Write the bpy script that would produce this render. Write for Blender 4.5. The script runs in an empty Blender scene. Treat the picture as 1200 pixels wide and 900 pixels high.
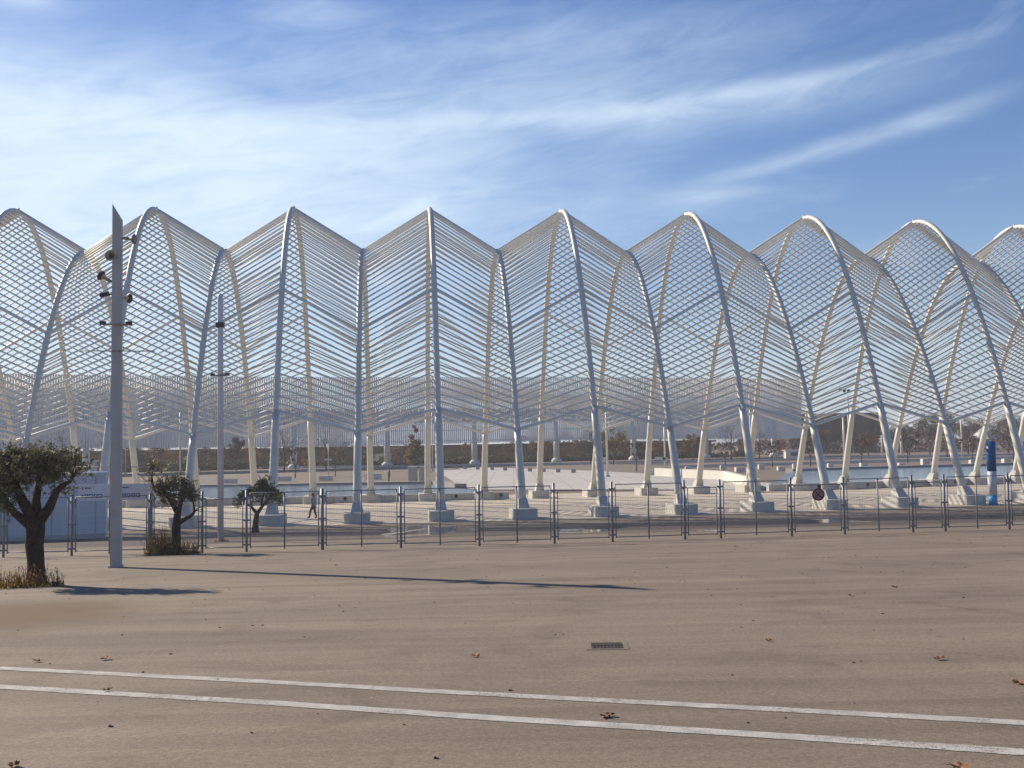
import bpy, bmesh, math, random
from math import sin, cos, pi, atan2, sqrt, radians, exp
from mathutils import Vector, Matrix
random.seed(7)
scn = bpy.context.scene
COL = scn.collection

ORD = ['first', 'second', 'third', 'fourth', 'fifth', 'sixth', 'seventh', 'eighth', 'ninth', 'tenth', 'eleventh', 'twelfth', 'thirteenth', 'fourteenth', 'fifteenth', 'sixteenth', 'seventeenth', 'eighteenth', 'nineteenth', 'twentieth']
TENS = ['', '', 'twenty', 'thirty', 'forty', 'fifty', 'sixty']
def ordinal(n):
    return ORD[n-1] if n <= 20 else (TENS[n // 10] + ' ' + ORD[n % 10 - 1] if n % 10 else {30: 'thirtieth', 40: 'fortieth', 50: 'fiftieth', 60: 'sixtieth'}[n])
# ------------------------------------------------------------------ camera
F = 1200.0                      # focal length in pixels of a 1200 px wide picture
PITCH, ROLL, CAMZ = 0.0583, 0.018, 4.7
cam = bpy.data.cameras.new('camera'); camo = bpy.data.objects.new('camera', cam); COL.objects.link(camo)
cam.sensor_width = 36; cam.lens = 36.0; cam.clip_end = 8000; cam.clip_start = 0.1
_fw = Vector((0, cos(PITCH), sin(PITCH))); _r0 = Vector((1, 0, 0)); _u0 = Vector((0, -sin(PITCH), cos(PITCH)))
_r = _r0 * cos(ROLL) - _u0 * sin(ROLL); _u = _r0 * sin(ROLL) + _u0 * cos(ROLL)
camo.matrix_world = Matrix(((_r.x, _u.x, -_fw.x, 0), (_r.y, _u.y, -_fw.y, 0), (_r.z, _u.z, -_fw.z, CAMZ), (0, 0, 0, 1)))
scn.camera = camo

# ------------------------------------------------------------------ light
SUN_AZ = atan2(-12.5, 9.45)      # measured from +Y towards +X
SUN_EL = radians(29.3)
sun = bpy.data.lights.new('sun', 'SUN'); suno = bpy.data.objects.new('sun', sun); COL.objects.link(suno)
sun.energy = 5.0; sun.angle = radians(0.5); sun.color = (1.0, 0.88, 0.70)
sd = Vector((sin(SUN_AZ) * cos(SUN_EL), cos(SUN_AZ) * cos(SUN_EL), sin(SUN_EL)))
suno.rotation_euler = sd.to_track_quat('Z', 'Y').to_euler(); suno.location = sd * 100
vs = scn.view_settings
scn.display_settings.display_device = 'sRGB'
vs.view_transform = 'Standard'; vs.look = 'None'; vs.gamma = 1.0; vs.exposure = 0.45
try: vs.use_curve_mapping = False
except Exception: pass

def ray(px, py):
    x, y = px - 600.0, py - 450.0
    X = x * cos(ROLL) - y * sin(ROLL); Y = x * sin(ROLL) + y * cos(ROLL)
    return Vector((X, F * cos(PITCH) + Y * sin(PITCH), F * sin(PITCH) - Y * cos(PITCH))).normalized()

# ------------------------------------------------------------------ world: sky with cirrus
W = bpy.data.worlds.new('World'); scn.world = W; W.use_nodes = True
nt = W.node_tree; nt.nodes.clear(); N = nt.nodes; L = nt.links
def nmath(op, a, b=None, c=None, clamp=False):
    n = N.new('ShaderNodeMath'); n.operation = op; n.use_clamp = clamp
    for i, v in enumerate((a, b, c)):
        if v is None: continue
        if isinstance(v, (int, float)): n.inputs[i].default_value = v
        else: L.new(v, n.inputs[i])
    return n.outputs[0]
sky = N.new('ShaderNodeTexSky'); sky.sky_type = 'NISHITA'; sky.sun_disc = False
sky.sun_elevation = SUN_EL; sky.sun_rotation = SUN_AZ % (2 * pi)
sky.altitude = 100; sky.air_density = 1.0; sky.dust_density = 0.25; sky.ozone_density = 2.4
tc = N.new('ShaderNodeTexCoord'); sep = N.new('ShaderNodeSeparateXYZ'); L.new(tc.outputs['Generated'], sep.inputs[0])
az = nmath('ARCTAN2', sep.outputs[0], sep.outputs[1]); el = nmath('ARCSINE', sep.outputs[2])
def azel(px, py):
    d = ray(px, py); return atan2(d.x, d.y), math.asin(d.z)
def noise(sx, sy, rot, scale, detail, rough, dist, off=0.0):
    # noise on azimuth/elevation, stretched along wind streaks
    c = N.new('ShaderNodeCombineXYZ')
    a2 = nmath('ADD', nmath('MULTIPLY', az, cos(rot)), nmath('MULTIPLY', el, sin(rot)))
    e2 = nmath('ADD', nmath('MULTIPLY', az, -sin(rot)), nmath('MULTIPLY', el, cos(rot)))
    L.new(nmath('MULTIPLY', a2, sx), c.inputs[0]); L.new(nmath('MULTIPLY', e2, sy), c.inputs[1]); c.inputs[2].default_value = off
    n = N.new('ShaderNodeTexNoise'); n.inputs['Scale'].default_value = scale; n.inputs['Detail'].default_value = detail
    n.inputs['Roughness'].default_value = rough; n.inputs['Distortion'].default_value = dist
    L.new(c.outputs[0], n.inputs['Vector']); return n.outputs[0]
n_warp = noise(1, 2.0, 0.0, 3.0, 3, .5, 0, 3.1)
n_fine = noise(1.4, 6.0, 0.16, 6.5, 10, .64, .7, 0.4)
n_soft = noise(1.0, 3.2, 0.10, 2.6, 6, .6, .8, 5.7)
elw = nmath('ADD', el, nmath('MULTIPLY', nmath('SUBTRACT', n_warp, .5), 0.045))
def band(p, q, wpx, fade, amp):
    (a0, e0), (a1, e1) = azel(*p), azel(*q); m = (e1 - e0) / (a1 - a0); w = wpx / F
    d = nmath('SUBTRACT', elw, nmath('ADD', nmath('MULTIPLY', az, m), e0 - m * a0))
    g = nmath('EXPONENT', nmath('MULTIPLY', nmath('MULTIPLY', nmath('DIVIDE', d, w), nmath('DIVIDE', d, w)), -1.0))
    am, hw, f = (a0 + a1) / 2, abs(a1 - a0) / 2, fade / F
    s = nmath('MULTIPLY', nmath('SUBTRACT', hw + f, nmath('ABSOLUTE', nmath('SUBTRACT', az, am))), 1 / (2 * f), clamp=True)
    s = nmath('SMOOTH_MIN', s, 1.0, .3)
    return nmath('MULTIPLY', nmath('MULTIPLY', g, s), amp)
def blob(c, rx, ry, amp):
    a0, e0 = azel(*c)
    u = nmath('DIVIDE', nmath('SUBTRACT', az, a0), rx / F); v = nmath('DIVIDE', nmath('SUBTRACT', elw, e0), ry / F)
    r = nmath('ADD', nmath('MULTIPLY', u, u), nmath('MULTIPLY', v, v))
    return nmath('MULTIPLY', nmath('EXPONENT', nmath('MULTIPLY', r, -1.0)), amp)
shapes = [band((-350, 80), (430, 160), 34, 180, .62), band((330, 150), (1090, 62), 9, 110, .40), band((450, 130), (800, 112), 28, 160, .30),
          blob((-60, 225), 430, 125, 1.35), blob((330, 215), 280, 75, .60),
          band((850, 205), (1150, 122), 11, 60, .38), band((370, 268), (540, 230), 9, 50, .5), blob((640, 45), 360, 45, .30),
          blob((10, -5), 40, 16, .8), blob((930, 110), 160, 22, .28), blob((740, 130), 120, 30, .22), blob((830, 228), 60, 9, .3), blob((350, 10), 70, 22, .25)]
acc = shapes[0]
for s_ in shapes[1:]: acc = nmath('ADD', acc, s_)
wide = nmath('MULTIPLY', nmath('SUBTRACT', n_soft, .54, clamp=True), 1.0)          # thin cirrus everywhere else
fine = nmath('MULTIPLY_ADD', nmath('SUBTRACT', n_fine, .5), 2.3, .95)
fine = nmath('MAXIMUM', fine, .12)
dens = nmath('MULTIPLY', nmath('ADD', acc, wide), fine)
dens = nmath('SUBTRACT', 1.0, nmath('EXPONENT', nmath('MULTIPLY', dens, -1.05)), clamp=True)
# thin white veil that thickens towards the horizon
hz = nmath('MULTIPLY', nmath('EXPONENT', nmath('MULTIPLY', nmath('MAXIMUM', el, 0.0), -5.4)), .84)
tot = dens
hsv = N.new('ShaderNodeHueSaturation'); hsv.inputs['Hue'].default_value = .515; hsv.inputs['Saturation'].default_value = 1.42; hsv.inputs['Value'].default_value = 1.02
L.new(sky.outputs[0], hsv.inputs['Color'])
mix = N.new('ShaderNodeMix'); mix.data_type = 'RGBA'; L.new(tot, mix.inputs[0]); veil = N.new('ShaderNodeMix'); veil.data_type = 'RGBA'; L.new(hz, veil.inputs[0]); L.new(hsv.outputs[0], veil.inputs[6]); veil.inputs[7].default_value = (4.7, 6.2, 8.2, 1); L.new(veil.outputs[2], mix.inputs[6]); mix.inputs[7].default_value = (7.7, 9.2, 10.5, 1)
bg = N.new('ShaderNodeBackground'); bg.inputs['Strength'].default_value = 0.078; L.new(mix.outputs[2], bg.inputs[0])
out = N.new('ShaderNodeOutputWorld'); L.new(bg.outputs[0], out.inputs[0])

# ------------------------------------------------------------------ terrain and picking
def ground(x, y):
    v = 3.06 - 0.051 * y + 0.006 * x * min(1, max(0, y / 30))
    v = min(v, 4.0)
    k = 0.25                                    # soft transition into the level plaza
    return 0.5 * (v + sqrt(v * v + k * k)) - 0.5 * k * k / (abs(v) + k)
def spot(px, py):
    d = ray(px, py); t = 1.0
    lo = 0.5; hi = None; t = 2.0
    while t < 6000:
        p = Vector((0, 0, CAMZ)) + d * t
        if p.z < ground(p.x, p.y): hi = t; break
        lo = t; t *= 1.03
    if hi is None: hi = 6000
    for _ in range(40):
        m = (lo + hi) / 2; p = Vector((0, 0, CAMZ)) + d * m
        if p.z < ground(p.x, p.y): hi = m
        else: lo = m
    p = Vector((0, 0, CAMZ)) + d * hi; return Vector((p.x, p.y, ground(p.x, p.y)))
def level(px, py, Y):
    d = ray(px, py); t = Y / d.y; return Vector((0, 0, CAMZ)) + d * t

# ------------------------------------------------------------------ materials
def mat(name, col, rough=.6, metal=0.0, var=.12, scale=3.0, bump=0.0, bscale=40.0, stretch=(1, 1, 1), spec=.4, col2=None, detail=6, trans=0.0):
    m = bpy.data.materials.new(name); m.use_nodes = True; t = m.node_tree; b = t.nodes['Principled BSDF']
    b.inputs['Roughness'].default_value = rough; b.inputs['Metallic'].default_value = metal; b.inputs['Specular IOR Level'].default_value = spec
    c = t.nodes.new('ShaderNodeTexCoord'); mp = t.nodes.new('ShaderNodeMapping'); mp.inputs['Scale'].default_value = stretch
    t.links.new(c.outputs['Object'], mp.inputs[0])
    n = t.nodes.new('ShaderNodeTexNoise'); n.inputs['Scale'].default_value = scale; n.inputs['Detail'].default_value = detail; t.links.new(mp.outputs[0], n.inputs['Vector'])
    r = t.nodes.new('ShaderNodeValToRGB'); r.color_ramp.elements[0].position = .3; r.color_ramp.elements[1].position = .7
    lo = tuple(max(0, v * (1 - var)) for v in col); hi = tuple(v * (1 + var) for v in col) if col2 is None else col2
    r.color_ramp.elements[0].color = (*lo, 1); r.color_ramp.elements[1].color = (*hi, 1)
    t.links.new(n.outputs[0], r.inputs[0]); t.links.new(r.outputs[0], b.inputs['Base Color'])
    if bump:
        n2 = t.nodes.new('ShaderNodeTexNoise'); n2.inputs['Scale'].default_value = bscale; n2.inputs['Detail'].default_value = 4; t.links.new(c.outputs['Object'], n2.inputs['Vector'])
        bp = t.nodes.new('ShaderNodeBump'); bp.inputs['Strength'].default_value = bump; bp.inputs['Distance'].default_value = .02
        t.links.new(n2.outputs[0], bp.inputs['Height']); t.links.new(bp.outputs[0], b.inputs['Normal'])
    if trans:
        b.inputs['Transmission Weight'].default_value = trans
    return m
def leafmat(name, c1, c2, tl=.3):
    m = bpy.data.materials.new(name); m.use_nodes = True; t = m.node_tree; b = t.nodes['Principled BSDF']
    b.inputs['Roughness'].default_value = .55; b.inputs['Specular IOR Level'].default_value = .3
    g = t.nodes.new('ShaderNodeNewGeometry'); r = t.nodes.new('ShaderNodeValToRGB'); r.color_ramp.elements[0].color = (*c1, 1); r.color_ramp.elements[1].color = (*c2, 1)
    t.links.new(g.outputs['Random Per Island'], r.inputs[0]); t.links.new(r.outputs[0], b.inputs['Base Color'])
    tr = t.nodes.new('ShaderNodeBsdfTranslucent'); t.links.new(r.outputs[0], tr.inputs[0]); mx = t.nodes.new('ShaderNodeMixShader'); mx.inputs[0].default_value = tl
    t.links.new(b.outputs[0], mx.inputs[1]); t.links.new(tr.outputs[0], mx.inputs[2]); t.links.new(mx.outputs[0], t.nodes['Material Output'].inputs[0]); return m

M = {}
M['white'] = mat('white_paint', (.64, .61, .53), .40, var=.07, scale=1.2, spec=.5)
M['slat'] = mat('slat_paint', (.72, .70, .63), .50, var=.08, scale=.8, spec=.5)
M['concrete'] = mat('pale_concrete', (.50, .48, .44), .85, var=.12, scale=2.5, bump=.3, bscale=30)
M['galv'] = mat('galvanised_steel', (.21, .22, .24), .5, .35, var=.2, scale=8)
M['wire'] = mat('fence_wire', (.22, .22, .22), .6, .2, var=.1)
M['pole'] = mat('lamp_post_paint', (.44, .42, .39), .5, var=.08, scale=2)
M['dark'] = mat('dark_plastic', (.035, .033, .033), .5, var=.2)
M['horn'] = mat('horn_speaker_paint', (.33, .28, .22), .55, var=.2, scale=5)
M['bark'] = mat('olive_bark', (.050, .028, .020), .9, var=.4, scale=12, bump=.9, bscale=18)
M['bark2'] = mat('tree_bark', (.10, .075, .06), .9, var=.3, scale=6)
M['olive'] = leafmat('olive_leaves', (.055, .055, .026), (.27, .24, .13))
M['weed'] = leafmat('dry_weeds', (.10, .08, .025), (.42, .31, .10), .55)
M['weedred'] = leafmat('red_stems', (.09, .045, .025), (.26, .13, .06), .5)
M['autumn'] = leafmat('autumn_leaves', (.10, .05, .018), (.22, .12, .035))
M['yellow'] = leafmat('yellow_leaves', (.12, .095, .025), (.27, .20, .05))
M['bare'] = leafmat('bare_twigs', (.075, .045, .038), (.15, .095, .08))
M['greenb'] = leafmat('evergreen_leaves', (.030, .034, .014), (.07, .07, .028))
M['brown'] = mat('brown_cladding', (.105, .062, .05), .8, var=.25, scale=.15)
M['brown2'] = mat('dark_brown_cladding', (.10, .062, .05), .8, var=.3, scale=.1)
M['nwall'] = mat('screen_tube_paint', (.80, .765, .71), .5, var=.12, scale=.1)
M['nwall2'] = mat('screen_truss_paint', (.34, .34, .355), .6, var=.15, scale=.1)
M['line'] = mat('road_marking_paint', (.40, .38, .345), .8, var=.30, scale=9, detail=10, col2=(.52, .50, .46), bump=.4, bscale=60)
def worn_paint():
    m = mat('road_marking_paint', (.40, .38, .345), .85, var=.2, scale=5, detail=10, col2=(.52, .50, .46), bump=.4, bscale=60); t = m.node_tree; b = t.nodes['Principled BSDF']; c = t.nodes.new('ShaderNodeTexCoord')
    n = t.nodes.new('ShaderNodeTexNoise'); n.inputs['Scale'].default_value = 22; n.inputs['Detail'].default_value = 8; n.inputs['Roughness'].default_value = .75; t.links.new(c.outputs['Object'], n.inputs['Vector'])
    n2 = t.nodes.new('ShaderNodeTexNoise'); n2.inputs['Scale'].default_value = 1.1; n2.inputs['Detail'].default_value = 4; t.links.new(c.outputs['Object'], n2.inputs['Vector'])
    a = t.nodes.new('ShaderNodeMath'); a.operation = 'MULTIPLY_ADD'; a.inputs[1].default_value = .45; t.links.new(n2.outputs[0], a.inputs[0]); t.links.new(n.outputs[0], a.inputs[2])
    r_ = t.nodes.new('ShaderNodeValToRGB'); r_.color_ramp.elements[0].position = .585; r_.color_ramp.elements[0].color = (1, 1, 1, 1); r_.color_ramp.elements[1].position = .66; r_.color_ramp.elements[1].color = (0, 0, 0, 1); t.links.new(a.outputs[0], r_.inputs[0])
    src = b.inputs['Base Color'].links[0].from_socket; x = t.nodes.new('ShaderNodeMix'); x.data_type = 'RGBA'; t.links.new(r_.outputs[0], x.inputs[0]); t.links.new(src, x.inputs[6]); x.inputs[7].default_value = (.21, .175, .14, 1); t.links.new(x.outputs[2], b.inputs['Base Color']); return m
M['line'] = worn_paint()
M['rust'] = mat('rusty_iron', (.07, .045, .035), .7, .3, var=.5, scale=30)
M['mortar'] = mat('grate_mortar', (.19, .155, .115), .9, var=.2, scale=20)
M['leafdry'] = mat('dry_leaf', (.26, .13, .05), .7, var=.35, scale=30)
M['blue'] = mat('blue_print', (.016, .10, .26), .4, var=.08)
M['pict'] = mat('pictogram_blue', (.05, .10, .26), .5, var=.05)
M['cyan'] = mat('light_blue_print', (.03, .32, .66), .4, var=.08)
M['signwhite'] = mat('sign_white', (.62, .62, .66), .5, var=.04)
M['signtext'] = mat('sign_print', (.06, .05, .12), .5, var=.04)
M['signred'] = mat('sign_red', (.22, .025, .035), .5, var=.15, scale=10)
M['signgrey'] = mat('sign_blue_grey', (.10, .10, .13), .5, var=.25, scale=12)
M['signface'] = mat('sign_face', (.24, .21, .25), .5, var=.25, scale=12)
M['cabin'] = mat('cabin_panel', (.62, .63, .66), .5, var=.05, scale=.7)
M['skin'] = mat('skin', (.42, .24, .17), .6, var=.05)
M['hair'] = mat('dark_hair', (.02, .015, .012), .6)
M['shirt'] = mat('grey_blue_shirt', (.21, .23, .30), .85, var=.15, scale=12)
M['trousers'] = mat('dark_trousers', (.035, .035, .045), .85)
M['lightshirt'] = mat('light_jacket', (.45, .42, .42), .85)
M['shoe'] = mat('dark_shoes', (.02, .02, .02), .6)
M['gravel'] = mat('brown_gravel', (.185, .142, .112), .95, var=.14, scale=.25, bump=.4, bscale=6, detail=8)
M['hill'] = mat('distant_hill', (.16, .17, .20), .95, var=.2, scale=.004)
M['kerb'] = mat('grey_kerb_stone', (.30, .28, .27), .85, var=.12, scale=1.0)
M['brightstone'] = mat('bright_stone', (.60, .57, .52), .8, var=.07, scale=.8)

def water_mat(name, tint, rough):
    m = bpy.data.materials.new(name); m.use_nodes = True; t = m.node_tree; b = t.nodes['Principled BSDF']
    b.inputs['Base Color'].default_value = (*tint, 1); b.inputs['Roughness'].default_value = rough; b.inputs['IOR'].default_value = 1.33; b.inputs['Specular IOR Level'].default_value = .6
    c = t.nodes.new('ShaderNodeTexCoord'); n = t.nodes.new('ShaderNodeTexNoise'); n.inputs['Scale'].default_value = 1.6; n.inputs['Detail'].default_value = 5
    t.links.new(c.outputs['Object'], n.inputs['Vector']); bp = t.nodes.new('ShaderNodeBump'); bp.inputs['Strength'].default_value = .10; bp.inputs['Distance'].default_value = .05
    t.links.new(n.outputs[0], bp.inputs['Height']); t.links.new(bp.outputs[0], b.inputs['Normal']); return m
M['water'] = water_mat('pool_water', (.20, .27, .34), .12)
M['puddle'] = water_mat('puddle_water', (.10, .09, .085), .04)

def asphalt_mat():
    m = bpy.data.materials.new('asphalt'); m.use_nodes = True; t = m.node_tree; b = t.nodes['Principled BSDF']; nn = t.nodes; ll = t.links
    b.inputs['Roughness'].default_value = .88; b.inputs['Specular IOR Level'].default_value = .25
    c = nn.new('ShaderNodeTexCoord')
    def tn(scale, detail, st=(1, 1, 1), rough=.55, dist=0.0, rotz=0.0):
        mp = nn.new('ShaderNodeMapping'); mp.inputs['Scale'].default_value = st; mp.inputs['Rotation'].default_value = (0, 0, rotz); ll.new(c.outputs['Object'], mp.inputs[0])
        n = nn.new('ShaderNodeTexNoise'); n.inputs['Scale'].default_value = scale; n.inputs['Detail'].default_value = detail; n.inputs['Roughness'].default_value = rough; n.inputs['Distortion'].default_value = dist
        ll.new(mp.outputs[0], n.inputs['Vector']); return n.outputs[0]
    def ramp(src, p0, c0, p1, c1):
        r = nn.new('ShaderNodeValToRGB'); r.color_ramp.elements[0].position = p0; r.color_ramp.elements[0].color = (*c0, 1)
        r.color_ramp.elements[1].position = p1; r.color_ramp.elements[1].color = (*c1, 1); ll.new(src, r.inputs[0]); return r.outputs[0]
    def mulc(a, bb, f=1.0, typ='MULTIPLY'):
        x = nn.new('ShaderNodeMix'); x.data_type = 'RGBA'; x.blend_type = typ
        if isinstance(f, float): x.inputs[0].default_value = f
        else: ll.new(f, x.inputs[0])
        ll.new(a, x.inputs[6])
        if isinstance(bb, tuple): x.inputs[7].default_value = (*bb, 1)
        else: ll.new(bb, x.inputs[7])
        return x.outputs[2]
    base = ramp(tn(.22, 8, (1, 1.6, 1), .6, .6), .30, (.204, .163, .124), .72, (.262, .211, .157))
    streak = ramp(tn(.9, 7, (.12, 1.5, 1), .6, .5, -.06), .30, (.84, .84, .85), .64, (1.05, 1.05, 1.05))
    blot = ramp(tn(.55, 5, (1, 1, 1), .55, 1.2), .27, (.74, .73, .73), .48, (1, 1, 1))
    grain = ramp(tn(24, 6, (1, 1, 1), .8), .28, (.52, .52, .52), .72, (1.50, 1.50, 1.50))
    spk = ramp(tn(160, 2), .30, (.55, .55, .55), .5, (1.08, 1.08, 1.08))
    tracks = ramp(tn(.35, 4, (.10, 2.2, 1), .5, 1.4, -.10), .42, (.88, .88, .89), .56, (1.02, 1.02, 1.02))
    vor = nn.new('ShaderNodeTexVoronoi'); vor.inputs['Scale'].default_value = 26; ll.new(c.outputs['Object'], vor.inputs['Vector'])
    stones = ramp(vor.outputs['Distance'], .10, (1.25, 1.22, 1.18), .34, (.95, .95, .95))
    o = mulc(mulc(mulc(mulc(mulc(mulc(base, streak), blot), grain, .8), spk, .6), tracks), stones, .8)
    wv = nn.new('ShaderNodeVectorMath'); wv.operation = 'ADD'; nz = nn.new('ShaderNodeTexNoise'); nz.inputs['Scale'].default_value = .9; nz.inputs['Detail'].default_value = 6; ll.new(c.outputs['Object'], nz.inputs['Vector'])
    ll.new(c.outputs['Object'], wv.inputs[0]); ll.new(nz.outputs['Color'], wv.inputs[1])
    v2 = nn.new('ShaderNodeTexVoronoi'); v2.feature = 'DISTANCE_TO_EDGE'; v2.inputs['Scale'].default_value = .16; ll.new(wv.outputs[0], v2.inputs['Vector'])
    crack = ramp(v2.outputs['Distance'], .001, (.82, .80, .78), .005, (1, 1, 1)); cm = ramp(tn(.3, 4), .46, (0, 0, 0), .56, (1, 1, 1))
    o = mulc(o, crack, cm)
    oil = ramp(tn(1.9, 3, (1, 1, 1), .5, .3, .4), .24, (.62, .61, .60), .33, (1, 1, 1)); o = mulc(o, oil, .7)
    # earth washed over the asphalt on the left
    sx = nn.new('ShaderNodeSeparateXYZ'); ll.new(c.outputs['Object'], sx.inputs[0])
    def mm(op, a, b_, cl=False):
        n = nn.new('ShaderNodeMath'); n.operation = op; n.use_clamp = cl
        for i, v in enumerate((a, b_)):
            if isinstance(v, (int, float)): n.inputs[i].default_value = v
            else: ll.new(v, n.inputs[i])
        return n.outputs[0]
    p = spot(-20, 722)
    dx = mm('DIVIDE', mm('SUBTRACT', sx.outputs[0], p.x), 2.2); dy = mm('DIVIDE', mm('SUBTRACT', sx.outputs[1], p.y), 2.6)
    r2 = mm('ADD', mm('MULTIPLY', dx, dx), mm('MULTIPLY', dy, dy))
    msk = mm('MULTIPLY', mm('SUBTRACT', mm('ADD', 1.05, mm('MULTIPLY', tn(1.3, 6), .9)), r2), .8, True)
    o = mulc(o, (.135, .085, .045), msk, 'MIX')
    # damp ground before the gallery, with its slat shadow painted into the colour
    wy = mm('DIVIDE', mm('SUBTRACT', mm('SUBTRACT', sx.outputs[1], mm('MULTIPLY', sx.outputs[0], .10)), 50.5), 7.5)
    wet_shade = mm('MULTIPLY', mm('SUBTRACT', mm('ADD', 1.05, mm('MULTIPLY', mm('SUBTRACT', tn(.16, 6, (.45, 2.6, 1), .6, .5), .5), 3.6)), mm('MULTIPLY', wy, wy)), 1.6, True)
    o = mulc(o, (.38, .35, .37), mm('MULTIPLY', wet_shade, .95), 'MULTIPLY')
    ll.new(mm('SUBTRACT', .88, mm('MULTIPLY', wet_shade, .25)), b.inputs['Roughness'])
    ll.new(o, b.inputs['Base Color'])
    bp = nn.new('ShaderNodeBump'); bp.inputs['Strength'].default_value = .55; bp.inputs['Distance'].default_value = .006; ll.new(tn(70, 4), bp.inputs['Height']); ll.new(bp.outputs[0], b.inputs['Normal'])
    return m
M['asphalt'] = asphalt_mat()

def paving_mat():
    m = mat('plaza_paving', (.50, .44, .36), .85, var=.10, scale=.3, bump=.2, bscale=8, detail=8)
    t = m.node_tree; b = t.nodes['Principled BSDF']; c = t.nodes.new('ShaderNodeTexCoord')
    br = t.nodes.new('ShaderNodeTexBrick'); br.inputs['Scale'].default_value = 1.0; br.inputs['Brick Width'].default_value = 1.2; br.inputs['Row Height'].default_value = .6
    br.inputs['Mortar Size'].default_value = .014; br.inputs['Color1'].default_value = (1, 1, 1, 1); br.inputs['Color2'].default_value = (.90, .90, .89, 1); br.inputs['Mortar'].default_value = (.55, .53, .5, 1)
    t.links.new(c.outputs['Object'], br.inputs['Vector'])
    src = b.inputs['Base Color'].links[0].from_socket; x = t.nodes.new('ShaderNodeMix'); x.data_type = 'RGBA'; x.blend_type = 'MULTIPLY'; x.inputs[0].default_value = .8
    t.links.new(src, x.inputs[6]); t.links.new(br.outputs[0], x.inputs[7]); t.links.new(x.outputs[2], b.inputs['Base Color']); return m
M['paving'] = paving_mat()
def court_mat():
    m = mat('court_paving', (.50, .47, .425), .85, var=.12, scale=.35, bump=.2, bscale=6, detail=8, stretch=(.4, 1.6, 1)); t = m.node_tree; b = t.nodes['Principled BSDF']; c = t.nodes.new('ShaderNodeTexCoord')
    br = t.nodes.new('ShaderNodeTexBrick'); br.inputs['Scale'].default_value = 1.0; br.inputs['Brick Width'].default_value = 3.0; br.inputs['Row Height'].default_value = 3.0; br.offset = 0
    br.inputs['Mortar Size'].default_value = .07; br.inputs['Color1'].default_value = (1, 1, 1, 1); br.inputs['Color2'].default_value = (.88, .88, .87, 1); br.inputs['Mortar'].default_value = (.66, .64, .6, 1)
    t.links.new(c.outputs['Object'], br.inputs['Vector']); src = b.inputs['Base Color'].links[0].from_socket; x = t.nodes.new('ShaderNodeMix'); x.data_type = 'RGBA'; x.blend_type = 'MULTIPLY'; x.inputs[0].default_value = .9
    t.links.new(src, x.inputs[6]); t.links.new(br.outputs[0], x.inputs[7]); t.links.new(x.outputs[2], b.inputs['Base Color']); return m
M['court'] = court_mat()

# ------------------------------------------------------------------ mesh helpers
class MB:
    def __init__(s): s.v = []; s.f = []; s.sm = []
    def box(s, c, size, R=None):
        i = len(s.v); hx, hy, hz_ = size[0] / 2, size[1] / 2, size[2] / 2
        for z in (-hz_, hz_):
            for x, y in ((-hx, -hy), (hx, -hy), (hx, hy), (-hx, hy)):
                p = Vector((x, y, z)); p = (R @ p) if R is not None else p; s.v.append(p + Vector(c))
        s.f += [(i, i+3, i+2, i+1), (i+4, i+5, i+6, i+7), (i, i+1, i+5, i+4), (i+1, i+2, i+6, i+5), (i+2, i+3, i+7, i+6), (i+3, i, i+4, i+7)]; s.sm += [0] * 6; return s
    def prism(s, outline, z0, z1, top=None):
        i = len(s.v); n = len(outline); top = top or outline
        for x, y in outline: s.v.append(Vector((x, y, z0)))
        for x, y in top: s.v.append(Vector((x, y, z1)))
        s.f.append(tuple(i + k for k in range(n))[::-1]); s.f.append(tuple(i + n + k for k in range(n))); s.sm += [0, 0]
        for k in range(n): s.f.append((i + k, i + (k+1) % n, i + n + (k+1) % n, i + n + k)); s.sm.append(0)
        return s
    def tube(s, pts, rs, n=8, caps=True, smooth=True):
        pts = [Vector(p) for p in pts]
        if not isinstance(rs, (list, tuple)): rs = [rs] * len(pts)
        i0 = len(s.v); ref = None
        for k, p in enumerate(pts):
            a = pts[max(0, k-1)]; b = pts[min(len(pts)-1, k+1)]; d = (b - a).normalized()
            if ref is None: ref = Vector((0, 0, 1)) if abs(d.z) < .9 else Vector((1, 0, 0))
            u = ref - d * ref.dot(d)
            u.normalize(); w = d.cross(u); ref = u
            for j in range(n):
                an = 2 * pi * (j + .5) / n; s.v.append(p + (u * cos(an) + w * sin(an)) * rs[k])
        for k in range(len(pts) - 1):
            for j in range(n):
                a = i0 + k * n + j; b = i0 + k * n + (j+1) % n
                s.f.append((a, b, b + n, a + n)); s.sm.append(1 if smooth else 0)
        if caps:
            s.f.append(tuple(i0 + j for j in range(n))[::-1]); e = i0 + (len(pts) - 1) * n; s.f.append(tuple(e + j for j in range(n))); s.sm += [0, 0]
        return s
    def leaf(s, p, size, asp=.45, up=None):
        d = Vector((random.gauss(0, 1), random.gauss(0, 1), random.gauss(0, 1))) if up is None else up
        d.normalize(); e = d.orthogonal().normalized(); e = Matrix.Rotation(random.uniform(0, 2*pi), 3, d) @ e
        i = len(s.v); s.v += [p - d * size, p + e * size * asp, p + d * size, p - e * size * asp]; s.f.append((i, i+1, i+2, i+3)); s.sm.append(0)
    def mesh(s, name):
        m = bpy.data.meshes.new(name); m.from_pydata([tuple(v) for v in s.v], [], s.f); m.polygons.foreach_set('use_smooth', [bool(x) for x in s.sm]); m.update(); return m
    def build(s, name, material, parent=None, loc=None, bevel=0.0):
        me = s.mesh(name)
        if bevel:
            bm = bmesh.new(); bm.from_mesh(me); bmesh.ops.recalc_face_normals(bm, faces=bm.faces); bmesh.ops.bevel(bm, geom=bm.edges[:], offset=bevel, segments=2, affect='EDGES'); bm.to_mesh(me); bm.free()
        me.materials.append(material); return link(name, me, parent, loc)
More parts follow.
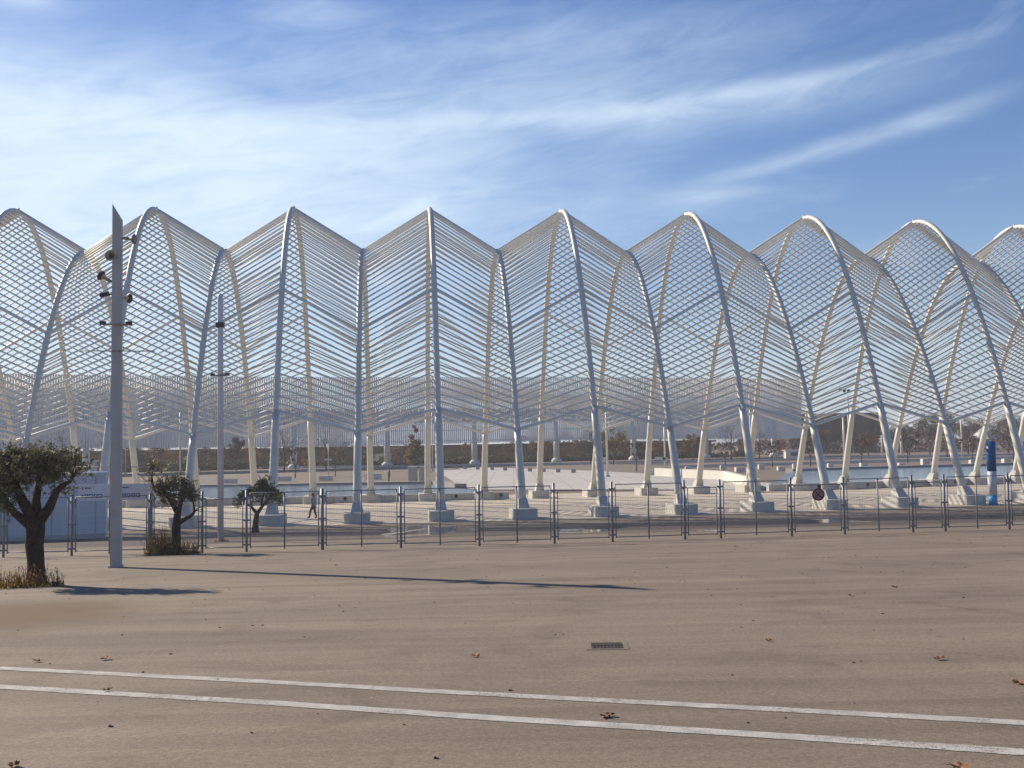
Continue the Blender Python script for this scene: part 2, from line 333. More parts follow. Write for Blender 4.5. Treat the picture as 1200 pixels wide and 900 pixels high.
def link(name, me, parent=None, loc=None):
    o = bpy.data.objects.new(name, me); COL.objects.link(o)
    if parent is not None: o.parent = parent
    if loc is not None: o.location = loc
    return o
def thing(name, label, cat, loc=(0, 0, 0), rz=0.0, group=None):
    o = bpy.data.objects.new(name, None); COL.objects.link(o); o.location = loc; o.rotation_euler = (0, 0, rz); o.empty_display_size = .3
    return tag(o, label, cat, group)
def tag(o, label=None, cat=None, group=None, kind=None):
    if label: o['label'] = label
    if cat: o['category'] = cat
    if group: o['group'] = group
    if kind: o['kind'] = kind
    return o
def copy_tree(o, parent=None):
    c = o.copy(); COL.objects.link(c); c.parent = parent
    for ch in list(o.children): copy_tree(ch, c)
    return c

# ------------------------------------------------------------------ ground sheets
def sheet(name, xs, ys, dz, material, kind='structure', inside=None):
    v = []; f = []
    for y in ys:
        for x in xs: v.append((x, y, ground(x, y) + dz))
    nx = len(xs)
    for j in range(len(ys) - 1):
        for i in range(nx - 1): f.append((j*nx+i, j*nx+i+1, (j+1)*nx+i+1, (j+1)*nx+i))
    me = bpy.data.meshes.new(name); me.from_pydata(v, [], f); me.polygons.foreach_set('use_smooth', [True] * len(f)); me.materials.append(material); o = link(name, me)
    return tag(o, kind=kind)
ysl = [-300, -60] + [-20 + 2 * k for k in range(56)] + [100, 120, 160, 220, 300, 500, 900, 1600, 2600]
xsl = [-2600, -1500, -500, -250] + [-150 + 10 * k for k in range(31)] + [250, 500, 1500, 2600]
sheet('ground', xsl, ysl, -.05, M['gravel'])

# gallery axis curve (arc in plan)
GX, GY, GTH, GK = -5.990, 76.357, 0.1180, 0.003466
GL, GW = 5.020, 23.28
def axis(s):
    n = 24; h = s / n; X, Y = GX, GY
    for k in range(n):
        a = GTH + GK * (k + .5) * h; X += cos(a) * h; Y += sin(a) * h
    return X, Y, GTH + GK * s
def gal(i, t, z=0.0, ds=0.0):
    X, Y, a = axis(i * GL + ds); return Vector((X - sin(a) * t * GW / 2, Y + cos(a) * t * GW / 2, z))
# asphalt up to a line one and a half metre in front of the near footings; light paving beyond
rowx = [-150 + 5 * k for k in range(61)]
def near_line(x):
    # y on the near edge of the gallery at a given x
    lo, hi = -40.0, 40.0
    for _ in range(30):
        m = (lo + hi) / 2
        if gal(m, -1.16).x < x: lo = m
        else: hi = m
    return gal(max(-24, min(30, lo)), -1.16).y
nl = {x: near_line(x) for x in rowx}
def strip(name, fa, fb, n, dz, material, xs=rowx):
    v = []; f = []
    for j in range(n + 1):
        for x in xs:
            y = fa(x) + (fb(x) - fa(x)) * j / n; v.append((x, y, ground(x, y) + dz))
    nx = len(xs)
    for j in range(n):
        for i in range(nx - 1): f.append((j*nx+i, j*nx+i+1, (j+1)*nx+i+1, (j+1)*nx+i))
    me = bpy.data.meshes.new(name); me.from_pydata(v, [], f); me.polygons.foreach_set('use_smooth', [True] * len(f)); me.materials.append(material)
    return tag(link(name, me), kind='structure')
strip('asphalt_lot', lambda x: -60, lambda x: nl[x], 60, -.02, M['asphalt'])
strip('plaza_paving', lambda x: nl[x] + .02, lambda x: nl[x] + 32, 8, -.015, M['paving'])

def poly_sheet(name, pts, z, material, kind='structure'):
    me = bpy.data.meshes.new(name); me.from_pydata([(p[0], p[1], z) for p in pts], [], [tuple(range(len(pts)))]); me.materials.append(material)
    o = link(name, me); 
    if kind: o['kind'] = kind
    return o
# white stone court behind the gallery
A = [spot(*q) for q in ((545, 574), (512, 552), (560, 547.5), (700, 552), (790, 557), (1000, 574))]
poly_sheet('white_paving', [(p.x, p.y) for p in A], .02, M['court'])

# pools
def pool(pixels, zrim, zwater, lab_water, rim_label):
    P = [spot(*q) for q in pixels]
    w = poly_sheet('pool_water', [(p.x, p.y) for p in P], zwater, M['water'])
    return P
def wall_run(name, label, pts, h, th, material, seg=3.0, cat='low wall', z=0.0, piece='block'):
    t = thing(name, label, cat, (pts[0][0], pts[0][1], z))
    o0 = Vector((pts[0][0], pts[0][1], z)); cache = {}
    for a, b in zip(pts[:-1], pts[1:]):
        a = Vector((a[0], a[1], 0)); b = Vector((b[0], b[1], 0)); d = b - a; n = max(1, round(d.length / seg)); l = d.length / n
        key = round(l, 3)
        if key not in cache:
            cache[key] = MB().box((0, 0, h/2), (l - .03, th, h)); me = cache[key].mesh(piece); me.materials.append(material); cache[key] = me
        for k in range(n):
            o = link(piece, cache[key], t, a + d * ((k + .5) / n) + Vector((0, 0, 0)) - Vector((o0.x, o0.y, 0))); o.rotation_euler = (0, 0, atan2(d.y, d.x))
    return t
def gp(i0, i1, t, n=None):
    n = n or max(1, int(abs(i1 - i0)))
    return [gal(i0 + (i1 - i0) * k / n, t) for k in range(n + 1)]

lw = wall_run('pool_wall', 'low pale block wall edging the left pool beside the far footings', gp(-14, 1.45, 1.0), .55, .5, M['concrete'], 2.5)
rw = wall_run('pool_wall', 'low pale block wall edging the right pool beside the far footings', gp(6.4, 20, 1.0), .60, .5, M['concrete'], 2.5)
Lp = gp(-14, 1.4, 1.03); Lf = [spot(px, py) for px, py in ((500, 571.5), (300, 573.5), (100, 576), (-120, 579))]
poly_sheet('left_pool_water', [(p.x, p.y) for p in Lp] + [(p.x, p.y) for p in Lf], .38, M['water'])
Rf = [spot(px, py) for px, py in ((1420, 540), (1200, 547.5), (1000, 553), (925, 555.5))]
Rp = gp(6.4, 18, 1.03); poly_sheet('right_pool_water', [(p.x, p.y) for p in Rp] + [(p.x, p.y) for p in Rf], .40, M['water'])
wall_run('ledge', 'long grey stone ledge along the far side of the left pool', [spot(540, 574), spot(512, 570)] + Lf[1:] , .62, 1.3, M['kerb'], 4)
wall_run('ledge', 'long grey stone ledge along the far side of the right pool', list(reversed(Rf)), .7, 1.6, M['kerb'], 4)
wall_run('white_wall', 'bright white low wall running out from the right pool across the court', [spot(769, 557.5), spot(850, 562.5), gal(6.35, 1.12)], 1.05, .5, M['brightstone'], 5)
wall_run('edge_kerb', 'thin pale kerb line between brown gravel and the far trees', [spot(-200, 558), spot(300, 549.5), spot(600, 545.5), spot(760, 543.3), spot(1200, 533.0), spot(1500, 527)], .45, .6, M['concrete'], 12)
wall_run('gravel_kerb', 'white kerb strip far back on the right side gravel', [spot(790, 548.5), spot(1000, 542.8), spot(1290, 534.5)], .5, .5, M['brightstone'], 9)
# round outlets in the pool walls
for i in (-1.45, .5, 1.3, 7.45, 8.5, 9.5, 10.5):
    p = gal(i, 1.0); a = axis(i * GL)[2]; nrm = Vector((sin(a), -cos(a), 0)); par = lw if i < 3 else rw
    c = p + nrm * .26 + Vector((0, 0, .33)); par_loc = par.location
    MB().tube([c - par_loc, c + nrm * .03 - par_loc], .15, 12).build('outlet', M['dark'], par)

# ------------------------------------------------------------------ the arched gallery
def prof(H, p, t): return H * (1 - abs(t) ** p)
def arch_kind(i): return (22.35, 2.12) if i % 2 == 0 else (19.2, 1.92)
T_LOW, T_MID = .835, .575
gallery = thing('arched_gallery', 'long white tubular steel gallery of tall and short parabolic arches joined by sloping slats', 'gallery', gal(0, 0))
G0 = gallery.location.copy()
I0, I1 = -9, 15
def gpt(i, t): H, p = arch_kind(i); return gal(i, t, prof(H, p, t)) - G0
arc = {}
for i in range(I0, I1 + 1):
    H, p = arch_kind(i)
    ts = [T_LOW * sin(pi / 2 * k / 22) for k in range(-22, 23)]
    MB().tube([gpt(i, t) for t in ts], .20, 10).build('arch', M['white'], gallery)
    for sgn in (-1, 1):
        tz = (1 - .85 / H) ** (1 / p)
        q = [T_LOW + (tz - T_LOW) * k / 5 for k in range(6)]
        MB().tube([gpt(i, sgn * t) for t in q], [.22, .25, .26, .27, .28, .28], 10).build('leg', M['white'], gallery)
        # footing: long rounded block, sloped pedestal
        a = axis(i * GL)[2]; c = gal(i, sgn) - G0
        hx, hy, r = .80, 1.15, .28; ol = []
        for cx, cy, a0 in ((hx-r, -hy+r, -90), (hx-r, hy-r, 0), (-hx+r, hy-r, 90), (-hx+r, -hy+r, 180)):
            for k in range(4): an = radians(a0 + 30 * k); ol.append((cx + r*cos(an), cy + r*sin(an)))
        f = MB().prism([(x*1.0, y) for x, y in ol], -.25, .62).build('footing', M['concrete'], gallery, c); f.rotation_euler = (0, 0, a)
        lean = -sgn * .32
        b0 = [(-.36, -.48), (.36, -.48), (.36, .48), (-.36, .48)]; b1 = [(-.27, -.30 + lean), (.27, -.30 + lean), (.27, .30 + lean), (-.27, .30 + lean)]
        g = MB().prism(b0, .62, 1.22, b1).build('pedestal', M['concrete'], f)
    # cleat on the crown
    MB().tube([gpt(i, 0) + Vector((0, 0, .16)), gpt(i, 0) + Vector((0, 0, .30))], .07, 8).build('crown_cleat', M['white'], gallery)

def arcparams(i, n, t0, t1):
    # n+1 parameters between t0 and t1 spaced evenly along the arch
    ts = [t0 + (t1 - t0) * k / 200 for k in range(201)]; P = [gpt(i, t) for t in ts]; s = [0]
    for a, b in zip(P[:-1], P[1:]): s.append(s[-1] + (b - a).length)
    r = []; j = 0
    for k in range(n + 1):
        q = s[-1] * k / n
        while j < 199 and s[j+1] < q: j += 1
        f = (q - s[j]) / max(1e-9, s[j+1] - s[j]); r.append(ts[j] + (ts[j+1] - ts[j]) * min(1, f))
    return r
unit = {}
def unit_tube(key, r, n, material):
    if key not in unit:
        me = MB().tube([(-.5, 0, 0), (.5, 0, 0)], r, n).mesh(key); me.materials.append(material); unit[key] = me
    return unit[key]
def strut(name, key, r, n, material, a, b, parent):
    o = link(name, unit_tube(key, r, n, material), parent, (a + b) / 2); d = b - a
    o.rotation_mode = 'QUATERNION'; o.rotation_quaternion = d.to_track_quat('X', 'Z'); o.scale = (d.length, 1, 1); return o
slats = []
N1, N2 = 20, 17
pc = {}
for k in (0, 1): pc[k] = (arcparams(k, N1, 0.0, T_MID), arcparams(k, N2, T_MID, T_LOW))
for i in range(I0, I1):
    for sgn in (-1, 1):
        a1, a2 = pc[i % 2]; b1, b2 = pc[(i + 1) % 2]
        for q in range(1, N1): slats.append((i, sgn, gpt(i, sgn * a1[q]), gpt(i+1, sgn * b1[q])))
        for q in range(1, N2): slats.append((i, sgn, gpt(i, sgn * a2[q]), gpt(i+1, sgn * b2[q])))
        strut('mid_rail', 'rail', .115, 8, M['slat'], gpt(i, sgn * T_MID), gpt(i+1, sgn * T_MID), gallery)
        strut('low_rail', 'rail', .115, 8, M['slat'], gpt(i, sgn * T_LOW), gpt(i+1, sgn * T_LOW), gallery)
    strut('ridge', 'ridge', .21, 8, M['white'], gpt(i, 0), gpt(i+1, 0), gallery)
near_bays = [0, -1, 1, -2, 2, 3, -3, 4, 5, 6]
single = [s for s in slats if s[1] == -1 and s[0] in near_bays]
single.sort(key=lambda s: near_bays.index(s[0])); single = single[:300]; ids = set(id(s) for s in single)
for s in single: strut('slat', 'slat', .060, 6, M['slat'], s[2], s[3], gallery)
mb = MB()
for s in slats:
    if id(s) not in ids: mb.tube([s[2], s[3]], .060, 6)
tag(mb.build('slats', M['slat'], gallery), kind='stuff')

# ------------------------------------------------------------------ foreground: road lines, grate, leaves, puddles
def draped(name, poly_pts, dz, material):
    me = bpy.data.meshes.new(name); me.from_pydata([(p[0], p[1], ground(p[0], p[1]) + dz) for p in poly_pts], [], [tuple(range(len(poly_pts)))]); me.materials.append(material); return link(name, me)
def line_strip(name, pix, w0, w1, kind='structure'):
    P = [spot(*p) for p in pix]; d = (P[-1] - P[0]); d.z = 0; d.normalize(); nrm = Vector((-d.y, d.x, 0)); v = []; f = []
    pts = []
    for a, b in zip(P[:-1], P[1:]):
        for k in range(24): pts.append(a + (b - a) * k / 24)
    pts.append(P[-1]); n = len(pts)
    for k, p in enumerate(pts):
        w = (w0 + (w1 - w0) * k / (n-1)) / 2
        for s in (-1, 1):
            j = s * w + random.uniform(-.006, .006); q = p + nrm * j; v.append((q.x, q.y, ground(q.x, q.y) - .016 + .0))
    for k in range(n - 1): f.append((2*k, 2*k+2, 2*k+3, 2*k+1))
    me = bpy.data.meshes.new(name); me.from_pydata(v, [], f); me.materials.append(M['line']); return tag(link(name, me), kind=kind)
line_strip('road_marking', [(-150, 775), (0, 781), (300, 796), (600, 812.5), (900, 828), (1200, 844), (1350, 852)], .165, .17)
line_strip('road_marking', [(-150, 793), (0, 802.5), (300, 820), (600, 840), (900, 858.5), (1200, 878), (1350, 888)], .17, .18)

p = spot(711, 755); gr_ = 0; gr = thing('drain_grate', 'small rusty rectangular drain grate set in the asphalt', 'drain', (p.x, p.y, p.z - .02), -.05)
sl = -.051
def slab(mb, x0, x1, y0, y1, z0, z1):
    mb.box(((x0+x1)/2, (y0+y1)/2, (z0+z1)/2), (x1-x0, y1-y0, z1-z0)); return mb
for n_, ar in (('surround', ((-.27, .27, -.36, -.27), (-.27, .27, .27, .36), (-.27, -.20, -.27, .27), (.20, .27, -.27, .27))),):
    mb = MB()
    for a_ in ar: slab(mb, *a_, -.02, .006)
    mb.build(n_, M['mortar'], gr)
slab(MB(), -.2, .2, -.27, .27, -.02, .003).build('pit', M['dark'], gr)
for k in range(9): slab(MB(), -.19 + k*.045, -.165 + k*.045, -.265, .265, .003, .012).build('grate_bar', M['rust'], gr)
slab(MB(), -.2, .2, -.02, .02, .012, .016).build('cross_bar', M['rust'], gr)
gr.rotation_euler = (math.atan(sl), 0, -.05); gr.scale = (.86, .8, 1)

def leafmesh(seed, s):
    random.seed(seed); n = 16; v = [Vector((0, 0, .01))]
    for k in range(n):
        a = 2*pi*k/n; r = s * (1.0 if k % 3 == 0 else .72) * random.uniform(.8, 1.1); v.append(Vector((r*cos(a), r*sin(a)*.8, random.uniform(.0, .035) if k % 3 else random.uniform(.015, .04))))
    mb = MB(); mb.v = v; mb.f = [(0, k+1, (k+1) % n + 1) for k in range(n)]; mb.sm = [0]*n
    mb.tube([(s*.2, 0, .01), (s*1.3, s*.3, .03)], .003, 4); return mb
leaf_spots = [((43, 774), .06, 'small curled brown leaf left of the long white lines'), ((124, 771), .085, 'brown fallen leaf just above the far white line at the left'),
  ((558, 768), .065, 'flat brown leaf left of the drain grate'), ((711, 837), .085, 'bright yellow brown leaf between the two white lines'), ((901, 750), .05, 'tiny brown leaf right of the drain grate'),
  ((1100, 771), .075, 'curled brown leaf on asphalt at the right above the lines'), ((1193, 799), .075, 'dark brown leaf at the right edge of the asphalt'), ((1125, 897), .085, 'tan leaf at the bottom right corner'),
  ((997, 697), .07, 'pale brown leaf far right of the grate below the fence'), ((1048, 687), .06, 'smallest leaf near the fence at the right'), ((125, 808), .05, 'dark leaf lying on the near white line at the left'), ((16, 895), .06, 'dark leaf in the bottom left corner'),
  ((395, 662), .08, 'pale leaf on asphalt below the olive shadow'), ((862, 640), .09, 'brown leaf close to the fence line')]
for k, (q, s_, lab) in enumerate(leaf_spots):
    p = spot(*q); o = leafmesh(50 + k, s_ * .85).build('fallen_leaf', M['leafdry'], None, (p.x, p.y, p.z - .018)); o.rotation_euler = (0, 0, k * 1.3); tag(o, lab, 'leaf', 'fallen leaves on the asphalt')
random.seed(11)
# tiny grit scattered over the asphalt
mb = MB()
for _ in range(420):
    x = random.uniform(-16, 18); y = random.uniform(6, 34); r = random.uniform(.006, .016); z = ground(x, y) - .015
    mb.leaf(Vector((x, y, z)), r, .8); mb.box((x + r, y, z), (r, r, r*.8))
tag(mb.build('grit', M['bark2']), 'tiny brown bits of grit and twig scattered over the asphalt', 'debris', kind='stuff')

def puddle(px0, px1, py, dy, label, seed):
    random.seed(seed); a = spot(px0, py); b = spot(px1, py); c = (a + b) / 2; hw = (b - a).length / 2; hd = abs(spot((px0+px1)/2, py - dy).y - c.y)
    pts = []
    for k in range(36):
        an = 2*pi*k/36; r = 1 + .22*sin(3*an + seed) + .12*sin(7*an + seed*2) + random.uniform(-.05, .05); pts.append((c.x + cos(an)*hw*r*.85, c.y + sin(an)*hd*r))
    o = draped('puddle', pts, -.012, M['puddle']); 
    for v in o.data.vertices: v.co.z = ground(c.x, c.y) - .012 + (v.co.y - c.y) * -.03
    # keep it just above the slope everywhere
    for v in o.data.vertices: v.co.z = max(v.co.z, ground(v.co.x, v.co.y) - .015)
    tag(o, kind='structure'); return o
puddle(452, 545, 622.5, 4.4, '', 1); puddle(648, 715, 622, 1.6, '', 2); puddle(955, 1010, 610.5, 1.6, '', 3); puddle(815, 850, 621.5, .9, '', 4)

# ------------------------------------------------------------------ fence
posts = [(-95, 655), (4, 652), (84, 648), (176, 646), (237, 644.5), (289, 643.5), (378, 642), (470, 640), (562, 637), (650, 634), (718, 632), (803, 629), (845, 628), (928, 624.5), (990, 623), (1070, 620), (1108, 618), (1183, 615.5), (1250, 613), (1330, 610)]
H_F = 2.0
fp = []
for px, py in posts:
    # the fence foot stands about 34 to 39 m out
    Y = 35.4 + max(0, (px - 562)) * .0050
    d = ray(px, py); x = d.x / d.y * Y; fp.append(Vector((x, Y, ground(x, Y))))
fence = thing('mesh_fence', 'long grey steel fence of framed wire mesh panels crossing in front of the gallery', 'fence', fp[6])
FO = fence.location.copy()
kinds = ['tall', 'tall', 'gate', 'tall', 'low', 'tall', 'tall', 'tall', 'tall', 'low', 'tall', 'low', 'tall', 'low', 'tall', 'low', 'tall', 'tall', 'tall']
wires = MB()
for k, P in enumerate(fp):
    q = P - FO; thick = .055 if k in (6,) else .042
    MB().tube([q + Vector((0, 0, -.1)), q + Vector((0, 0, H_F + .08))], thick, 8).build('post', M['galv'], fence)
    for hz_ in (.22, 1.05, 1.82): MB().box(q + Vector((0, 0, hz_)), (.20, .09, .06)).build('clamp', M['galv'], fence)
for k in range(len(fp) - 1):
    a, b = fp[k] - FO, fp[k+1] - FO; d = (b - a).normalized(); a = a + d * .13; b = b - d * .13
    top = 1.98 if kinds[k] != 'low' else 1.80
    for p_ in (a, b): MB().tube([p_ + Vector((0, 0, .10)), p_ + Vector((0, 0, top))], .020, 6).build('stile', M['galv'], fence)
    strut('rail', 'frail', .019, 6, M['galv'], a + Vector((0, 0, top)), b + Vector((0, 0, top)), fence)
    strut('rail', 'frail', .019, 6, M['galv'], a + Vector((0, 0, .14)), b + Vector((0, 0, .14)), fence)
    L_ = (b - a).length
    if kinds[k] == 'tall' and L_ > 2.0:
        m = (a + b) / 2; MB().tube([m + Vector((0, 0, .05)), m + Vector((0, 0, top))], .026, 6).build('stile', M['galv'], fence)
    n = int(L_ / .06)
    for j in range(1, n):
        p_ = a + (b - a) * (j / n); wires.tube([p_ + Vector((0, 0, .14)), p_ + Vector((0, 0, top))], .0022, 3, caps=False)
    for j in range(1, 10):
        z = .14 + (top - .14) * j / 10; wires.tube([a + Vector((0, 0, z)), b + Vector((0, 0, z))], .0022, 3, caps=False)
tag(wires.build('wire_mesh', M['wire'], fence), kind='stuff')

# round no stopping sign hanging on the fence
pz = level(959, 579.5, 36.9); sg = thing('round_sign', 'round no stopping sign with red rim and red cross hanging on the fence', 'sign', pz - Vector((0, 0, .22)))
R90 = Matrix.Rotation(pi/2, 4, 'X')
def disc(name, r, y, m, th=.01, n=28):
    mb = MB().tube([(0, y, .22), (0, y + th, .22)], r, n); return mb.build(name, m, sg)
disc('plate', .225, 0, M['signface'], .02); 
mb = MB(); n = 36; ring = []
for k in range(n):
    an = 2*pi*k/n
    for r_, yy in ((.225, -.008), (.175, -.008), (.175, 0), (.225, 0)): mb.v.append(Vector((cos(an)*r_, yy, .22 + sin(an)*r_)))
for k in range(n):
    for j in range(4): mb.f.append((k*4+j, ((k+1)%n)*4+j, ((k+1)%n)*4+(j+1)%4, k*4+(j+1)%4)); mb.sm.append(0)
mb.build('red_rim', M['signred'], sg)
for s_ in (-1, 1): MB().box((0, -.006 - .003*(s_+1), .22), (.38, .006, .045), Matrix.Rotation(s_*pi/4, 3, 'Y')).build('cross_stroke', M['signred'], sg)
MB().box((.03, .01, .50), (.09, .03, .14)).build('hanger', M['dark'], sg)

# ------------------------------------------------------------------ tall white posts with loudspeakers
def horn_mb(L_=.34, r=.15):
    mb = MB(); prof_ = [(0, .045), (.10, .05), (.14, .035), (.20, .045), (.27, .08), (.32, .12), (L_, r)]
    mb.tube([(x, 0, 0) for x, _ in prof_], [q for _, q in prof_], 16, caps=False)
    mb.tube([(L_ - .004, 0, 0), (.26, 0, 0), (.12, 0, 0)], [r * .97, .07, .02], 16, caps=False)
    mb.f.append(tuple(range(16))[::-1]); mb.sm.append(0); return mb
def loudspeaker(parent, z, side, aim, tilt=0.0, L_=.34):
    """horn on a short bracket; side = offset from the pole, aim = yaw"""
    br = MB().tube([(0, 0, z), side_v(side, z)], .022, 6).build('bracket', M['dark'], parent)
    h = horn_mb(.34 if L_ > .3 else .30).build('horn_speaker', M['horn'], parent, side_v(side, z)); h.rotation_euler = (0, tilt, aim)
    MB().tube([(.325, 0, 0), (.25, 0, 0), (.10, 0, 0)] if L_ > .3 else [(.285, 0, 0), (.25, 0, 0), (.10, 0, 0)], [.135, .065, .015], 16, caps=False).build('horn_mouth_shade', M['dark'], h); return h  # dark liner stands in for the shade inside the horn
def side_v(s, z): return (s[0], s[1], z)
def big_post(px, py, pytop, w, label, full):
    p = spot(px, py); d = p.y; top = level(px, pytop, d).z - p.z
    t = thing('lamp_post', label, 'lamp post', p, .25 if full else .1); pm = M['pole'] if full else M['cabin']
    hw = w / 2; mb = MB()
    if full:
        v = [(-hw, -hw, -.1), (hw, -hw, -.1), (hw, hw, -.1), (-hw, hw, -.1), (-hw*.86, -hw*.86, top), (hw*.86, -hw*.86, top - .42), (hw*.86, hw*.86, top - .42), (-hw*.86, hw*.86, top)]
        mb.v = [Vector(q) for q in v]; mb.f = [(0, 3, 2, 1), (4, 5, 6, 7), (0, 1, 5, 4), (1, 2, 6, 5), (2, 3, 7, 6), (3, 0, 4, 7)]; mb.sm = [0]*6
    else:
        mb.tube([(0, 0, -.1), (0, 0, top - .22), (0, 0, top - .08), (-.01, 0, top)], [hw, hw*.92, hw*.72, hw*.28], 12)
    mb.build('pole', pm, t)
    MB().box((0, 0, .02), (w*1.25, w*1.25, .05)).build('base_plate', M['pole'], t)
    MB().box((0, -hw + .006, .9), (w*.55, .02, .42)).build('access_door', M['pole'], t)
    return t, top
t1, h1 = big_post(136, 664, 240, .285, 'nearest tall white post with slanted top and four horn speakers', True)
def zat(py, Y, P): return level(136, py, Y).z - P.z
Y1 = t1.location.y; P1 = t1.location
loudspeaker(t1, zat(279, Y1, P1), (.17, -.02, 0), -.35, .15, .24)
loudspeaker(t1, zat(303, Y1, P1), (-.02, -.22, 0), -pi/2 - .30, .05)
loudspeaker(t1, zat(330, Y1, P1), (-.18, -.05, 0), pi - .5, -.55)
loudspeaker(t1, zat(347, Y1, P1), (.02, .20, 0), .75, .0)
z_ = zat(346, Y1, P1)
MB().box((-.32, -.08, z_), (.24, .14, .10), Matrix.Rotation(-.25, 3, 'Y')).build('floodlight', M['dark'], t1)
MB().tube([(-.02, -.08, z_), (-.26, -.08, z_)], .018, 6).build('bracket', M['dark'], t1)
z_ = zat(381, Y1, P1); MB().tube([(-.43, -.2, z_), (.42, -.2, z_ - .01)], .028, 6).build('crossbar', M['horn'], t1)
for x_ in (-.34, .33): MB().box((x_, -.2, z_ + .04), (.16, .12, .07)).build('fitting', M['dark'], t1)
z_ = zat(412, Y1, P1); MB().tube([(-.98, -.17, z_), (1.0, -.17, z_)], .014, 6).build('crossbar', M['galv'], t1)
t2, h2 = big_post(258.5, 634, 344, .27, 'slim white post with a round cap standing behind the fence between two olive trees', False)
Y2, P2 = t2.location.y, t2.location
def z2(py): return level(256, py, Y2).z - P2.z
MB().box((0, -.02, z2(381)), (.34, .30, .22)).build('junction_box', M['dark'], t2)
MB().tube([(-.42, -.14, z2(440)), (.44, -.14, z2(440))], .035, 6).build('crossbar', M['galv'], t2)
for x_ in (-.3, .32): MB().box((x_, -.14, z2(440) + .04), (.18, .14, .09)).build('fitting', M['dark'], t2)

# ------------------------------------------------------------------ trees
def grow(mb, p, d, r, L_, depth, tips, spread=.5, gn=.0, nseg=4, kink=.18, split=2, minr=.008):
    pts = [p.copy()]; rs = [r]; q = p.copy(); dd = d.normalized()
    for k in range(nseg):
        dd = (dd + Vector((random.gauss(0, kink), random.gauss(0, kink), random.gauss(0, kink*.6) + gn))).normalized(); q = q + dd * (L_ / nseg); pts.append(q.copy()); rs.append(r * (1 - .38 * (k+1) / nseg))
    mb.tube(pts, rs, 8 if r > .04 else 5)
    if depth == 0: tips.append((q, dd)); return
    for s_ in range(split + (1 if random.random() < .35 else 0)):
        a = 2*pi*(s_ / split) + random.uniform(-.6, .6); o = dd.orthogonal().normalized(); o = Matrix.Rotation(a, 3, dd) @ o
        grow(mb, q, dd + o * spread * random.uniform(.7, 1.3), max(minr, rs[-1] * random.uniform(.6, .78)), L_ * random.uniform(.62, .85), depth - 1, tips, spread, gn, nseg, kink, split, minr)
    if depth > 1: tips.append((q, dd))

def olive(px, py, label, seed, blobs, trunkpts, limbs, s, leaves, leafsize=.045):
    """blobs: crown clumps in metres relative to the base (x, y, z, r); limbs: lists of points"""
    random.seed(seed); p = spot(px, py); t = thing('olive_tree', label, 'tree', (p.x, p.y, p.z - .02))
    mb = MB(); mb.tube([Vector(q[:3]) * s for q in trunkpts], [q[3] * s for q in trunkpts], 14)
    for q in trunkpts[:3]:
        for _ in range(4):
            a = random.uniform(0, 2*pi); c = Vector(q[:3]) * s + Vector((cos(a), sin(a), 0)) * q[3] * s * .6
            mb.tube([c + Vector((0, 0, -.12*s)), c + Vector((0, 0, .02*s)), c + Vector((random.uniform(-.03, .03), 0, .3*s))], [.25*q[3]*s, .5*q[3]*s, .15*q[3]*s], 8)
    tips = []
    for lb in limbs:
        pts = [Vector(q[:3]) * s for q in lb]; mb.tube(pts, [q[3] * s for q in lb], 8)
        for _ in range(4): grow(mb, pts[-1], (pts[-1] - pts[-2]).normalized() + Vector((random.gauss(0, .6), random.gauss(0, .6), .3)), lb[-1][3]*s*.7, .20*s, 2, tips, .6, .04, 3, .2, 2, .005)
        for _ in range(2): grow(mb, pts[-2], Vector((random.gauss(0, .7), random.gauss(0, .7), .7)), lb[-1][3]*s*.6, .20*s, 1, tips, .6, .04, 3, .2, 2, .005)
    mb.build('trunk', M['bark'], t)
    cr = MB(); B = [(Vector(b[:3]) * s, b[3] * s * .84) for b in blobs]; tw = sum(r**3 for _, r in B)
    # sprigs: short twigs carrying leaves
    ns = leaves // 14
    for k in range(ns):
        if tips and random.random() < .28:
            c = random.choice(tips)[0] + Vector((random.gauss(0, .08), random.gauss(0, .08), random.gauss(0, .08))) * s
        else:
            x = random.random() * tw; a = 0
            for c0, r0 in B:
                a += r0**3
                if a >= x: break
            v = Vector((random.gauss(0, 1), random.gauss(0, 1), random.gauss(0, 1))).normalized(); c = c0 + v * r0 * (random.random() ** .45) * random.choice((1, 1, 1, 1.15))
        d = (Vector((random.gauss(0, .7), random.gauss(0, .7), random.gauss(.35, .6)))).normalized(); l = random.uniform(.08, .2) * s
        for j in range(14):
            f = j / 13; q = c + d * l * f + Vector((random.gauss(0, .012), random.gauss(0, .012), random.gauss(0, .012))) * s; ld = (d + Vector((random.gauss(0, .7), random.gauss(0, .7), random.gauss(0, .7)))).normalized()
            cr.leaf(q + ld * leafsize * .7, leafsize * random.uniform(.7, 1.2), .30, ld)
    cr.build('crown', M['olive'], t); return t
S1 = 1.0
T1 = [(0, 0, -.1, .24), (.0, 0, .12, .20), (.0, .0, .45, .175), (-.04, 0, .85, .19), (-.02, 0, 1.2, .20), (.0, 0, 1.45, .17)]
